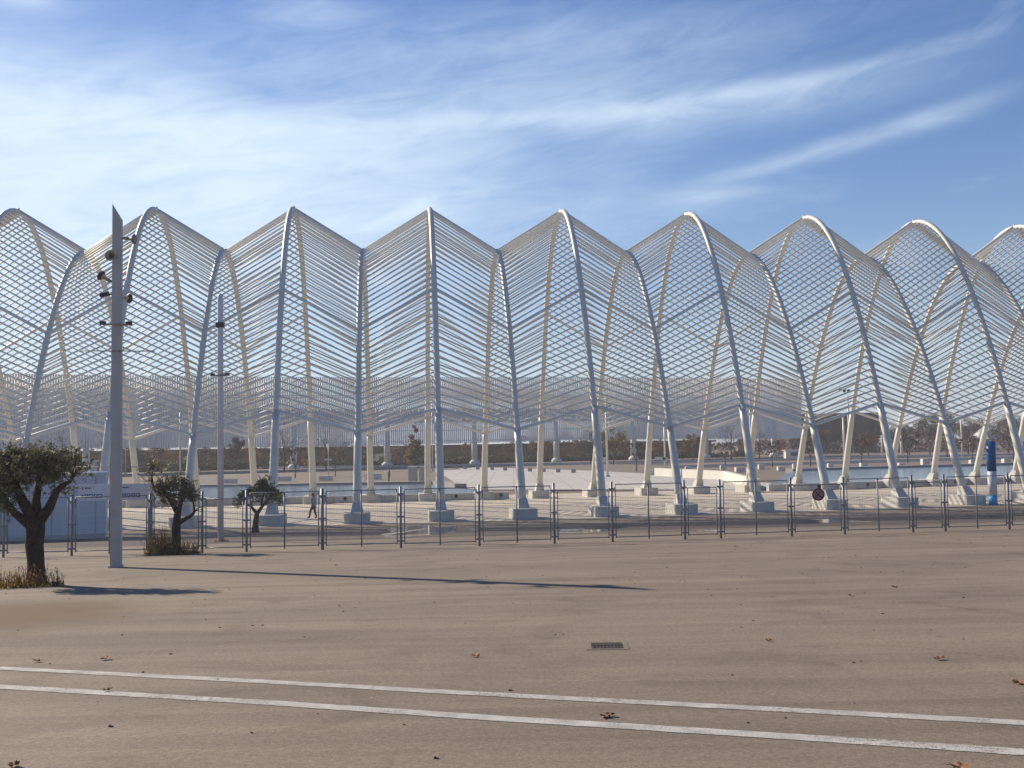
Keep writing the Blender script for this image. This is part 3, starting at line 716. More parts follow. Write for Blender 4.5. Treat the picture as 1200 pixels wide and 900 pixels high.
olive(42, 684, 'nearest olive tree with thick gnarled trunk at the left edge', 3,
  [(-.75, 0, 2.35, .50), (-.35, .1, 2.65, .42), (.05, 0, 2.60, .40), (.45, -.1, 2.45, .38), (.52, 0, 2.3, .26), (-.95, .1, 1.85, .40), (-1.0, -.2, 2.2, .42), (-.5, 0, 2.05, .36), (.12, .1, 2.25, .34), (.55, .1, 2.12, .26), (.64, 0, 2.3, .11), (-.1, -.3, 2.42, .38), (-.55, -.3, 1.7, .26), (.66, -.1, 1.82, .07)],
  T1, [[(.0, 0, 1.35, .15), (-.28, 0, 1.75, .11), (-.45, 0, 2.15, .07), (-.6, .05, 2.45, .04)], [(.05, 0, 1.35, .13), (.28, 0, 1.65, .10), (.45, -.05, 2.0, .075), (.60, 0, 2.15, .05), (.72, 0, 2.2, .04), (.78, 0, 2.34, .03)],
       [(0, .05, 1.4, .12), (-.06, .1, 1.8, .09), (.0, .1, 2.2, .06), (.05, 0, 2.5, .03)], [(-.1, 0, 1.25, .12), (-.42, -.1, 1.55, .08), (-.75, -.1, 1.95, .05), (-.95, 0, 2.2, .03)]],
  1.0, 17000, .040)
olive(206, 648, 'stubby olive tree ringed by dry weeds right of the tall white post', 5,
  [(-.45, 0, 2.2, .33), (-.1, 0, 2.38, .33), (.25, 0, 2.2, .33), (.5, 0, 1.95, .26), (-.3, .1, 1.85, .25), (.1, -.1, 1.85, .28), (-.62, 0, 2.0, .22), (.58, 0, 2.2, .16), (-.05, .1, 2.6, .14)],
  [(0, 0, -.1, .26), (0, 0, .15, .19), (.0, 0, .5, .155), (.02, 0, .95, .14), (.05, 0, 1.3, .12), (.1, 0, 1.5, .1)],
  [[(.05, 0, 1.4, .10), (-.15, 0, 1.75, .07), (-.4, 0, 2.1, .04)], [(.08, 0, 1.4, .09), (.2, 0, 1.8, .06), (.3, 0, 2.15, .035)], [(.03, 0, 1.0, .09), (.3, 0, 1.15, .075), (.55, 0, 1.3, .065), (.64, 0, 1.42, .05), (.6, 0, 1.7, .03)], [(-.4, 0, 2.0, .05), (-.72, 0, 2.15, .05), (-.80, 0, 2.42, .04), (-.82, 0, 2.62, .025)]],
  1.0, 8000, .045)
olive(299, 623.5, 'round olive tree leaning right behind the fence', 8,
  [(-.75, 0, 1.75, .42), (-.3, 0, 2.1, .42), (.3, 0, 2.35, .46), (.75, 0, 2.2, .48), (1.15, 0, 1.9, .42), (.2, 0, 1.85, .4), (1.35, 0, 1.6, .26), (.75, .1, 1.75, .35), (-.95, 0, 1.5, .25), (.7, 0, 2.75, .22)],
  [(0, 0, -.1, .24), (0, 0, .15, .18), (.03, 0, .55, .15), (.08, 0, .9, .13), (.12, 0, 1.1, .12)],
  [[(.1, 0, 1.0, .10), (-.2, 0, 1.35, .07), (-.55, 0, 1.6, .04)], [(.12, 0, 1.0, .11), (.4, 0, 1.4, .08), (.8, 0, 1.8, .05)], [(.35, 0, 1.35, .06), (.4, 0, 1.9, .04), (.5, 0, 2.3, .03)]],
  1.05, 11000, .055)
# dry weeds at the feet of the olive trees
def weeds(px, py, label, seed, w, h, n, ratio=.5, rx=1.0, yshift=0.0):
    random.seed(seed); p = spot(px, py); mb = MB(); mr = MB()
    t = thing('weed_clump', label, 'weeds', (p.x, p.y - yshift, p.z - .02))
    for k in range(n):
        a = random.uniform(0, 2*pi); r = w * random.random() ** .6; b = Vector((r*cos(a)*rx, r*sin(a)*.7, 0)); hh = h * random.uniform(.35, 1) * (1 - .45*(r/w)); l = Vector((random.gauss(0, .14), random.gauss(0, .14), 1)).normalized()
        m_ = mr if random.random() < ratio else mb
        m_.tube([b, b + l*hh*.6, b + l*hh + Vector((random.gauss(0, .05), 0, 0))], [.006, .004, .002], 3, caps=False)
        for j in range(9): m_.leaf(b + l*hh*random.uniform(.25, 1), .020 * random.uniform(.6, 1.5), .35)
    mb.build('grass_blades', M['weed'], t); mr.build('dry_stems', M['weedred'], t)
    g = MB()
    for k in range(n*3):
        a = random.uniform(0, 2*pi); r = w * 1.0 * random.random() ** .6; b = Vector((r*cos(a)*rx, r*sin(a)*.7, 0)); g.leaf(b + Vector((0, 0, .04)), random.uniform(.04, .10), .14, Vector((random.gauss(0, .5), random.gauss(0, .5), 1)))
    g.build('low_grass', M['weed'], t); return t
weeds(40, 686, 'red stemmed dry weeds round the foot of the nearest olive trunk', 21, .62, .62, 130, .75, 1.0)
weeds(-6, 688, 'green and brown weeds at the left edge beside the nearest olive', 25, .60, .55, 110, .5, 1.1)
weeds(202, 649, 'bushy yellow brown weeds round the stubby olive tree', 22, .95, .8, 330, .45, 1.0)
weeds(188, 648.5, 'leafy dry bush on the left side of the stubby olive trunk', 27, .50, 1.35, 200, .4, 1.0)
weeds(259, 634, 'small grass tuft at the foot of the slim white post', 23, .35, .12, 40, .1)

# ------------------------------------------------------------------ cabin and direction sign on the left
cb = level(124, 600, 54.0); Yc = 54.0; x1 = cb.x; zc = ground(x1, Yc)
cabin = thing('site_cabin', 'white panelled site cabin behind the fence at the left', 'cabin', (x1, Yc, zc - .05), .34)
CH = 3.35; CWid = 11.0
MB().box((-CWid/2, 1.3, CH/2), (CWid, 2.5, CH)).build('body', M['cabin'], cabin)
MB().box((-CWid/2, 1.3, CH + .06), (CWid + .14, 2.64, .14)).build('roof', M['cabin'], cabin)
for k in range(10): MB().box((-.5 - k*1.05, .035, CH/2), (.06, .03, CH - .1)).build('panel_joint', M['pole'], cabin)
MB().box((-5.1, .03, 1.05), (.9, .035, 2.05)).build('door', M['pole'], cabin)
MB().box((-CWid/2, .04, .18), (CWid, .05, .22)).build('skirting', M['pole'], cabin)

ds0 = level(91, 577.5, 36.3); ds1 = level(179, 577.5, 36.3)
sgn_ = thing('direction_sign', 'wide white direction sign with arrows and blue pictograms above the left fence', 'sign', (ds0.x, 36.3, ground(ds0.x, 36.3) - .02))
zb = ds0.z - sgn_.location.z; Wd = ds1.x - ds0.x
for k in range(2):
    x0 = k * (Wd/2) + .02; x1_ = x0 + Wd/2 - .04
    pn = MB().box(((x0+x1_)/2, 0, zb), (x1_-x0, .04, .58)).build('sign_panel', M['signwhite'], sgn_)
    # upper row: arrow and a short line of print; lower row: arrow and four blue squares
    for row, zz in ((0, zb + .15), (1, zb - .12)):
        ar = MB(); ar.v = [Vector((x0+.10, -.024, zz)), Vector((x0+.19, -.024, zz+.06)), Vector((x0+.19, -.024, zz-.06)), Vector((x0+.10, -.030, zz)), Vector((x0+.19, -.030, zz+.06)), Vector((x0+.19, -.030, zz-.06))]
        ar.f = [(3, 5, 4), (0, 1, 2), (0, 3, 4, 1), (1, 4, 5, 2), (2, 5, 3, 0)]; ar.sm = [0]*5; ar.build('arrow', M['signtext'], pn)
    for j in range(5): MB().box((x0 + .25 + j*.05, -.024, zb + .155 + .004*(j % 2)), (.035, .008, .05 if j % 2 else .04)).build('print', M['signtext'], pn)
    for j in range(4):
        gm = MB().box((x0 + .30 + j*.165, -.024, zb - .12), (.135, .010, .135)).build('pictogram', M['pict'], pn); MB().box((x0 + .30 + j*.165, -.031, zb - .12 + .012*(j % 2)), (.07 if j % 2 else .04, .006, .05 if j % 2 else .085)).build('print', M['signwhite'], pn)
for x_ in (Wd*.42, Wd - .16, Wd - .05): MB().tube([(x_, .05, -.1), (x_, .05, zb + .27)], .035, 8).build('post', M['galv'], sgn_)
MB().tube([(-.6, .06, zb + .92), (Wd + .1, .06, zb + .86)], .018, 6).build('top_rail', M['pole'], sgn_)
for x_ in (Wd*.42, Wd - .16): MB().tube([(x_, .06, zb + .2), (x_, .06, zb + .9)], .018, 6).build('hanger', M['pole'], sgn_)

# ------------------------------------------------------------------ blue and white totem
p = spot(1164, 591.5); tt = thing('totem', 'round totem with dark blue top, white middle and light blue foot', 'totem', p)
hT = level(1163, 517, p.y).z - p.z
MB().tube([(0, 0, -.05), (0, 0, hT*.15)], .28, 20).build('foot', M['cyan'], tt)
MB().tube([(0, 0, hT*.15), (0, 0, hT*.53)], .29, 20).build('middle_band', M['signwhite'], tt)
MB().tube([(0, 0, hT*.53), (0, 0, hT)], .30, 20).build('top_band', M['blue'], tt)

# ------------------------------------------------------------------ people
def person(px, py, hgt, label, pose, tops, bottoms, yaw, seed=1):
    p = spot(px, py); t = thing('person', label, 'person', p, yaw); h = hgt
    J = pose; names = list(J); me = bpy.data.meshes.new('body')
    edges = [('pelvis', 'waist'), ('waist', 'chest'), ('chest', 'neck'), ('neck', 'chin'), ('chin', 'head'), ('head', 'crown'),
             ('chest', 'shL'), ('shL', 'elL'), ('elL', 'wrL'), ('wrL', 'haL'), ('chest', 'shR'), ('shR', 'elR'), ('elR', 'wrR'), ('wrR', 'haR'),
             ('pelvis', 'hiL'), ('hiL', 'knL'), ('knL', 'anL'), ('anL', 'toL'), ('pelvis', 'hiR'), ('hiR', 'knR'), ('knR', 'anR'), ('anR', 'toR')]
    rad = dict(pelvis=.100, waist=.092, chest=.105, neck=.038, chin=.045, head=.062, crown=.046, sh=.055, el=.036, wr=.026, ha=.026, hi=.072, kn=.048, an=.036, to=.030)
    me.from_pydata([tuple(Vector(J[n]) * h) for n in names], [(names.index(a), names.index(b)) for a, b in edges], []); o = link('body', me, t)
    md = o.modifiers.new('skin', 'SKIN'); md.use_smooth_shade = True
    sv = me.skin_vertices[0].data
    for k, n in enumerate(names):
        r = rad.get(n, rad.get(n[:2], .03)) * h; sv[k].radius = (r, r); sv[k].use_root = (n == 'pelvis')
    o.modifiers.new('sub', 'SUBSURF').levels = 2; o.modifiers['sub'].render_levels = 2
    dg = bpy.context.evaluated_depsgraph_get(); ev = bpy.data.meshes.new_from_object(o.evaluated_get(dg)); o.modifiers.clear(); o.data = ev; ev.name = 'body'
    ev.materials.clear()
    for m_ in (M['skin'], tops, bottoms, M['shoe']): ev.materials.append(m_)
    for f in ev.polygons:
        c = f.center / h; f.use_smooth = True
        dh = min((c - Vector(J['haL'])).length, (c - Vector(J['haR'])).length)
        f.material_index = 0 if (c.z > .835 or dh < .035) else 1 if c.z > .50 else 3 if c.z < .045 else 2
        if .50 < c.z < .835 and f.material_index != 0: f.material_index = 1
    hd = Vector(J['head']) * h; mb = MB(); 
    for k in range(7):
        pass
    n = 12; rings = 6; v = []
    for a in range(rings + 1):
        th = pi * .62 * a / rings
        for b in range(n):
            ph = 2*pi*b/n; cut = 1.0 if sin(ph) < .3 else .72
            v.append(hd + Vector((.064*h*sin(th*cut)*cos(ph), .070*h*sin(th*cut)*sin(ph), .02*h + .072*h*cos(th*cut))))
    mb.v = v; mb.f = [(a*n+b, a*n+(b+1) % n, (a+1)*n+(b+1) % n, (a+1)*n+b) for a in range(rings) for b in range(n)]; mb.sm = [1]*len(mb.f); mb.build('hair', M['hair'], t)
    MB().tube([hd + Vector((0, .055*h, -.004*h)), hd + Vector((0, .075*h, -.012*h))], [.006*h, .010*h], 6).build('nose', M['skin'], t)
    return t
walk = dict(pelvis=(0, 0, .53), waist=(0, .01, .61), chest=(0, .02, .74), neck=(0, .03, .835), chin=(0, .045, .875), head=(0, .05, .925), crown=(0, .045, .965),
  shL=(-.10, .02, .80), elL=(-.125, -.06, .65), wrL=(-.12, -.05, .52), haL=(-.118, -.03, .465), shR=(.10, .02, .80), elR=(.13, .02, .65), wrR=(.11, .13, .58), haR=(.10, .17, .56),
  hiL=(-.055, 0, .50), knL=(-.06, .13, .30), anL=(-.06, .17, .05), toL=(-.06, .26, .03), hiR=(.055, 0, .50), knR=(.055, -.01, .27), anR=(.055, -.09, .05), toR=(.055, -.01, .02))
stand = dict(pelvis=(0, 0, .53), waist=(0, .0, .61), chest=(0, .01, .74), neck=(0, .02, .835), chin=(0, .035, .875), head=(0, .035, .925), crown=(0, .03, .965),
  shL=(-.10, .0, .80), elL=(-.13, .0, .64), wrL=(-.12, .05, .51), haL=(-.118, .07, .46), shR=(.10, .0, .80), elR=(.13, .0, .64), wrR=(.12, .05, .51), haR=(.11, .07, .46),
  hiL=(-.055, 0, .50), knL=(-.06, .02, .28), anL=(-.06, .0, .05), toL=(-.065, .09, .02), hiR=(.055, 0, .50), knR=(.06, .02, .28), anR=(.06, .0, .05), toR=(.065, .09, .02))
person(368, 607.5, 1.66, 'person in grey top and dark trousers walking left behind the fence', walk, M['shirt'], M['trousers'], pi/2 - .25)
person(456, 564, 1.75, 'distant person in dark clothes standing by the far pool ledge', stand, M['signgrey'], M['trousers'], pi/2 + .5)

# ------------------------------------------------------------------ nations screen wall in the back
cols_px = [(157, 552.6), (257, 549.8), (356, 547.6), (457, 545.4), (555, 543.4), (651, 541.3), (745, 539.1), (835, 536.8), (923, 534.4)]
base0 = Vector((-9.3, 247, 0)); dirw = Vector((85, 34, 0)).normalized()
SPC = 21.6
scr = thing('screen_wall', 'long far screen wall of thin white vertical tubes standing on white columns', 'screen wall', base0)
def sw(s, z, off=0.0): return dirw * s + Vector((-dirw.y, dirw.x, 0)) * off + Vector((0, 0, z))
for k in range(-7, 5):
    s = k * SPC
    MB().tube([sw(s, -.2), sw(s, .5), sw(s, 1.0)], [1.3, 1.3, .8], 12).build('column_foot', M['brightstone'], scr)
    MB().tube([sw(s, .6), sw(s, 4.5), sw(s, 5.6)], [.72, .72, .55], 14).build('column', M['brightstone'], scr)
    MB().tube([sw(s, 5.5), sw(s, 10.8)], .45, 10).build('mast', M['nwall'], scr)
S0, S1_ = -7.6*SPC, 4.42*SPC
top_ = 20.9
def htop(s): return top_ + .3 * sin(s * .03)
low = MB(); upm = MB(); s = S0; k = 0
while s < S1_:
    j = .05 * sin(k * 12.9898)
    b_ = 5.0 + .25 * sin(s * .05)
    low.tube([sw(s + j, b_ + .5*((k * 7) % 5) * .06, -.55), sw(s + j*.4, 12.2, -.25)], .25, 4, caps=False, smooth=False)
    low.tube([sw(s + .25, b_ + .3, .35), sw(s + .25 + j, 12.2, .25)], .20, 4, caps=False, smooth=False)
    upm.tube([sw(s, 11.0, -.30), sw(s, htop(s), -.9)], .22, 4, caps=False, smooth=False)
    if s < -40: upm.tube([sw(s + .25, 11.0, .3), sw(s + .25, htop(s) - 1.9, .9)], .22, 4, caps=False, smooth=False)
    else: upm.tube([sw(s + .25 + j, 11.0, .3), sw(s + .25, htop(s) - .5 - 1.5*((k*5) % 3 == 0), .9)], .155, 4, caps=False, smooth=False)
    s += .50; k += 1
tag(low.build('lower_tubes', M['nwall'], scr), kind='stuff'); tag(upm.build('upper_tubes', M['nwall'], scr), kind='stuff')
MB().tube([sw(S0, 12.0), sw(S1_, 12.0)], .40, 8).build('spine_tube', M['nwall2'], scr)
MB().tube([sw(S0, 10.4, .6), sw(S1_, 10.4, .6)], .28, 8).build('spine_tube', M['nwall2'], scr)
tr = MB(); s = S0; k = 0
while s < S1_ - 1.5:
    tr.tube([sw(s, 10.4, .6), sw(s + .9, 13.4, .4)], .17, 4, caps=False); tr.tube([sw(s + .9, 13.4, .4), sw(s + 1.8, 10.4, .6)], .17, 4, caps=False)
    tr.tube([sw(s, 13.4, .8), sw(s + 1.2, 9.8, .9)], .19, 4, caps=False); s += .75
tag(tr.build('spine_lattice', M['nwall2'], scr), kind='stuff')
for z_, o_ in ((htop(0) - 4.5, -.66), (8.2, -.4), (5.7, -.48), (16.0, -.6)): MB().tube([sw(S0, z_, o_), sw(S1_, z_, o_)], .11, 5).build('tie_tube', M['nwall'], scr)

# low brown building behind the screen
bb = thing('brown_building', 'long low brown building behind the far screen wall', 'building', base0 + sw(-20, 0, 24), atan2(dirw.y, dirw.x))
MB().box((-16, 9, 2.0), (236, 18, 4.6)).build('wall', M['brown'], bb)
MB().box((-16, 9, 4.5), (238, 20, .5)).build('roof', M['brown2'], bb)
for k in range(56):
    if k % 7 == 3: continue
    MB().box((-132 + k*4.2, -.05, 2.6), (2.6, .16, 1.6)).build('window', M['brown2'], bb)
# small white vans or kiosks seen below the screen
def kiosk(px, py, Y, w, h, label):
    p = level(px, py, Y); t = thing('kiosk', label, 'kiosk', (p.x, Y, 0)); MB().box((0, 0, h/2), (w, 2, h)).build('body', M['brightstone'], t); MB().box((0, 0, h + .08), (w + .5, 2.5, .16)).build('roof', M['signwhite'], t); MB().box((.1*w, -1.02, h*.6), (w*.5, .06, h*.4)).build('counter_window', M['signgrey'], t)
kiosk(448, 536, 258, 4.4, 2.6, 'small white kiosk far off beneath the screen wall beside the yellow poplar')
kiosk(100, 548, 215, 4.0, 2.6, 'small white kiosk far off between the left olive tree and tall post')
kiosk(219, 540, 232, 1.6, 3.0, 'narrow white kiosk far off beside the autumn trees on the left')
kiosk(928, 536, 236, 3.2, 2.0, 'squat white kiosk on the gravel below the right end of the screen wall')

# dark flared building on the right
pR = level(990, 530, 330); fl = thing('flared_building', 'dark brown building with outward flared roof edge right of the screen wall', 'building', (pR.x, 330, 0), .05)
hw = 13.0
fb = MB(); fb.prism([(-hw-4, 0), (hw - 3.2, 0), (hw - 3.2, 22), (-hw-4, 22)], -.2, 12.0, [(-hw-6, -1.5), (hw, -1.5), (hw, 23), (-hw-6, 23)]); fb.build('wall', M['brown2'], fl)
MB().box((-3, 10.5, 12.3), (2*hw + 6.6, 25.5, .6)).build('roof', M['brown'], fl)
for k in range(6): MB().tube([(-12 + k*4.2, -.6, .0), (-12 + k*4.2, -1.45, 11.6)], .25, 6).build('rib', M['brown'], fl)
pR = level(1152, 529, 300); wt = thing('white_tent', 'small white tent roof far off among the trees on the right', 'tent', (pR.x, 300, 0))
mb = MB(); n = 8; mb.v = [Vector((0, 0, 7.0))] + [Vector((4.2*cos(2*pi*k/n), 4.2*sin(2*pi*k/n), 3.6)) for k in range(n)]; mb.f = [(0, k+1, (k+1) % n+1) for k in range(n)]; mb.sm = [0]*n; mb.build('roof', M['brightstone'], wt)
for k in range(4): MB().tube([(3.8*cos(pi/4+pi/2*k), 3.8*sin(pi/4+pi/2*k), -.1), (3.8*cos(pi/4+pi/2*k), 3.8*sin(pi/4+pi/2*k), 3.8)], .1, 6).build('leg', M['white'], wt)

# ------------------------------------------------------------------ background trees
def tree_proto(seed, H, cw, kind):
    """crown mesh, trunk mesh; base at origin"""
    random.seed(seed); tips = []; tb = MB()
    tb.tube([(0, 0, -.1), (0, 0, H*.22), (random.uniform(-.1, .1), 0, H*.34)], [.022*H, .017*H, .014*H], 8)
    for k in range(5):
        a = 2*pi*k/5 + random.uniform(-.4, .4); grow(tb, Vector((0, 0, H*.30)), Vector((cos(a)*cw/H*1.2, sin(a)*cw/H*1.2, 1)), .011*H, H*.25, 2 if kind != 'bare' else 3, tips, .45, .03, 3, .15, 2, .012)
    if kind == 'bare':
        for k in range(2): grow(tb, Vector((0, 0, H*.4)), Vector((random.gauss(0, .1), random.gauss(0, .1), 1)), .012*H, H*.3, 3, tips, .35, .03, 3, .12, 2, .01)
    cr = MB(); cl = []
    for k in range(16 if kind != 'poplar' else 20):
        if kind == 'poplar': z = random.uniform(.15, .98); r = cw * .5 * (1.02 - z) ** .6 * 1.0; c = Vector((random.uniform(-1, 1)*r*.7, random.uniform(-1, 1)*r*.7, z*H)); R = max(.3, r*.55)
        else:
            a = random.uniform(0, 2*pi); z = random.uniform(.38, .92); e = sin(pi * (z - .25) / .8); r = cw*.5*random.random()**.5*e; c = Vector((r*cos(a), r*sin(a), z*H)); R = cw * random.uniform(.13, .24)
        cl.append((c, R))
    nl_ = {'bare': 260, 'poplar': 3000, 'full': 2600, 'thin': 900, 'bush': 2200}[kind]
    for k in range(nl_):
        if kind in ('bare', 'thin') and tips: c, R = random.choice(tips)[0], cw * .07
        else: c, R = random.choice(cl)
        v = Vector((random.gauss(0, 1), random.gauss(0, 1), random.gauss(0, 1))).normalized(); cr.leaf(c + v*R*random.random()**.4, H * .016 * random.uniform(.6, 1.5) * (.8 if kind == 'bare' else 1.25), .5)
    return tb.mesh('trunk'), cr.mesh('crown')
PR = {}
def protos(key, seeds, H, cw, kind): PR[key] = [tree_proto(s, H, cw, kind) for s in seeds]
protos('full', (1, 2, 3), 7.0, 5.0, 'full'); protos('bare', (4, 5, 6), 8.0, 4.0, 'bare'); protos('poplar', (7,), 9.0, 4.2, 'poplar'); protos('thin', (8, 9), 7.0, 3.4, 'thin')
def bush_proto(seed):
    random.seed(seed); cr = MB()
    for k in range(1500):
        a = random.uniform(0, 2*pi); u = random.uniform(0, 1); v = Vector((cos(a)*sqrt(1-u*u), sin(a)*sqrt(1-u*u), u)); r = 1 + .25*sin(3*a + seed) * u + .15*sin(5*a)
        cr.leaf(Vector((v.x*1.5*r, v.y*1.2*r, v.z*1.1*r)) * random.random()**.25, .13, .5)
    return cr.mesh('crown')
BU = [bush_proto(s) for s in (1, 2)]
mcache = {}
def put_tree(px, Y, key, H, m, label, group, idx=0, wide=1.0, py=535, base=None):
    P = level(px, py, Y); base_h = {'full': 7.0, 'bare': 8.0, 'poplar': 9.0, 'thin': 7.0}[key]; tm, cm = PR[key][idx % len(PR[key])]
    k1 = (key, idx % len(PR[key]), 't', 0); k2 = (key, idx % len(PR[key]), 'c', m)
    if k1 not in mcache: q = tm.copy(); q.materials.append(M['bark2']); mcache[k1] = q
    if k2 not in mcache: q = cm.copy(); q.materials.append(M[m]); mcache[k2] = q
    nm = {'full': 'autumn_tree', 'bare': 'bare_tree', 'poplar': 'poplar_tree', 'thin': 'young_tree'}[key]
    t = thing(nm, label, 'tree', (P.x, Y, 0), idx * 1.7, group); s = H / base_h; t.scale = (s*wide, s*wide, s)
    link('trunk', mcache[k1], t); link('crown', mcache[k2], t); return t
# individually recognisable ones
put_tree(486, 200, 'poplar', 8.6, 'yellow', 'tall yellow green poplar in the middle beneath the gallery', None, 0, 1.1)
put_tree(719, 215, 'full', 8.6, 'yellow', 'yellow leaved tree beside the thin white signpost right of centre', None, 1, .8)
put_tree(188, 222, 'full', 6.6, 'autumn', 'rusty orange tree between the tall post and the slim post', None, 0, .95)
put_tree(277, 222, 'full', 7.5, 'autumn', 'golden brown tree just right of the slim white post', None, 2, .75)
put_tree(775, 228, 'full', 5.6, 'autumn', 'orange brown tree right of the yellow leaved tree', None, 1, .8)
put_tree(812, 230, 'full', 6.4, 'autumn', 'rusty tree left of the white column under the screen wall', None, 2, .9)
put_tree(961, 250, 'full', 7.2, 'autumn', 'brown autumn tree in front of the dark flared building, left one', None, 0, .9)
put_tree(1018, 235, 'full', 6.4, 'autumn', 'yellowish brown tree at the right corner of the flared building', None, 1, .8)
put_tree(1066, 240, 'full', 7.0, 'bare', 'reddish brown tree right of the flared building', None, 2, 1.0)
for k, (px, Y, H, lab) in enumerate([(333, 205, 8.5, 'bare reddish tree left of the tallest arch leg group'), (382, 210, 8, 'bare brown tree behind the pool between two gallery legs'), (124, 190, 7, 'bare tree behind the direction sign'),
      (150, 230, 7.5, 'bare tree left of the rusty orange tree'), (404, 235, 6.5, 'bare dark tree left of the poplar'), (432, 240, 6.5, 'second bare tree left of the poplar'), (692, 235, 7, 'bare tree under the screen wall left of the thin signpost'),
      (857, 240, 8.5, 'bare tree against the screen wall left of the white column'), (890, 245, 7.0, 'bare tree between two columns at the right end of the screen'), (1044, 245, 7.5, 'bare tree between flared building and reddish tree'),
      (1090, 250, 9.5, 'tall bare tree with pale twigs on the right'), (1110, 230, 7.5, 'bare tree left of the white tent'), (1182, 240, 10.0, 'tall bare tree at the right edge'), (1135, 255, 9.0, 'bare tree behind the white tent'), (1165, 250, 8.5, 'bare tree behind the totem'), (75, 205, 8, 'bare tree above the crown of the nearest olive'), (212, 225, 7.5, 'bare tree under the left part of the screen wall')]):
    put_tree(px, Y, 'bare', H, 'bare', lab, None, k)
for k, (px, py, H, lab) in enumerate([(176, 558, 5.5, 'young staked tree on the gravel left of the stubby olive'), (346, 560, 5.5, 'young tree on the gravel behind the left pool'), (393, 558, 5.0, 'young tree on the gravel beyond the walking person'), (746, 552, 5.2, 'young tree with thin dark trunk on the gravel right of centre'),
      (788, 551, 5.5, 'young tree beside the second thin signpost'), (850, 549, 5.0, 'young tree on the right gravel behind the white wall'), (905, 547, 5.2, 'young tree on gravel beside a white block'), (950, 546, 5.0, 'young tree near the right pool, left one'), (1010, 544, 5.2, 'young tree near the right pool, middle one'),
      (1064, 542, 5.5, 'young tree near the right pool, right one'), (1140, 541, 5.4, 'young tree left of the totem on the gravel'), (1188, 539, 5.5, 'young tree right of the totem on the gravel')]):
    p = spot(px, py); t = put_tree(px, p.y, 'thin', H, 'bare', lab, None, k, .9); t.location = (p.x, p.y, 0)
# hedge and belts of background trees
random.seed(5)
for m in ('greenb', 'autumn'):
    for q in (0, 1): c = BU[q].copy(); c.materials.append(M[m]); mcache[('bush', q, m)] = c
hedge_lab = 'clipped dark bush in the hedge row under the far screen wall'
for k in range(64):
    s = S0 + 20 + k * 3.6 + random.uniform(-.5, .5); P = base0 + sw(s, 0, 8 + random.uniform(-1.0, 1.0)); m = 'greenb' if random.random() < .82 else 'autumn'
    t = link('bush', mcache[('bush', k % 2, m)], None, (P.x, P.y, -.1)); sc = random.uniform(1.1, 1.8); t.scale = (sc*1.3, sc, sc*random.uniform(.8, 1.25)); t.rotation_euler = (0, 0, random.uniform(0, 6))
    tag(t, ('dark green' if m == 'greenb' else 'rusty brown') + ' bush, ' + ordinal(k + 1) + ' from left in the hedge below the screen wall', 'bush', 'dark bushes of the hedge row' if m == 'greenb' else 'rusty bushes of the hedge row')
for k in range(34):
    px = 1000 + k * 13 + random.uniform(-4, 4); Y = random.uniform(300, 380)
    sort = ('bare ' if k % 3 == 0 else 'full ') + ('brown' if k % 4 else 'green')
    put_tree(px, Y, 'full' if k % 3 else 'bare', random.uniform(8, 12.5), 'bare' if k % 4 else 'greenb', sort + ' tree, ' + ordinal(k + 1) + ' from left, in the far belt beyond the flared building', 'trees of the far belt on the right', k, 1.1)
for k in range(24):
    px = -60 + k * 44 + random.uniform(-10, 10); P = base0 + sw((px - 555) / 4.6, 0, 15)
    put_tree(px, P.y, 'full', random.uniform(4.5, 7), 'bare' if k % 2 else 'autumn', 'low ' + ('bare reddish' if k % 2 else 'rusty leaved') + ' tree, ' + ordinal(k + 1) + ' from left in the row below the screen wall', 'autumn trees in the row under the screen wall', k, 1.1)

# far belt of woodland and hills on the horizon
def ridge_mesh(name, x0, x1, Y, hfun, m, n=160, depth=300):
    v = []; f = []
    for k in range(n + 1):
        x = x0 + (x1 - x0) * k / n; h = hfun(k / n)
        v += [(x, Y - depth, -1), (x, Y - depth * .5, h * .6), (x, Y, h), (x, Y + depth, -1)]
    for k in range(n):
        for j in range(3): f.append((k*4+j, (k+1)*4+j, (k+1)*4+j+1, k*4+j+1))
    me = bpy.data.meshes.new(name); me.from_pydata(v, [], f); me.polygons.foreach_set('use_smooth', [True]*len(f)); me.materials.append(m); return tag(link(name, me), kind='structure')
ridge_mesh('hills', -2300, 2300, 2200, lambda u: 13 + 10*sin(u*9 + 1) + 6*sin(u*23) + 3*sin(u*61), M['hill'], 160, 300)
fw = MB(); random.seed(9)
for k in range(9000):
    x = random.uniform(-420, 520); Y = 430 + random.uniform(0, 40); h = 5 + 3.5*sin(x*.05) + 2*sin(x*.17 + 1); z = random.random()**.7 * max(3, h); fw.leaf(Vector((x, Y, z)), random.uniform(.7, 1.5), .6)
for k in range(7000):
    x = random.uniform(70, 330); Y = 305 + random.uniform(0, 30); h = 3.6 + 1.2*sin(x*.09) + .9*sin(x*.31); fw.leaf(Vector((x, Y, random.random() * h)), random.uniform(.35, .8), .6)
tag(fw.build('far_woodland', M['bare']), 'hazy brown belt of woodland along the horizon', 'woodland', kind='stuff')

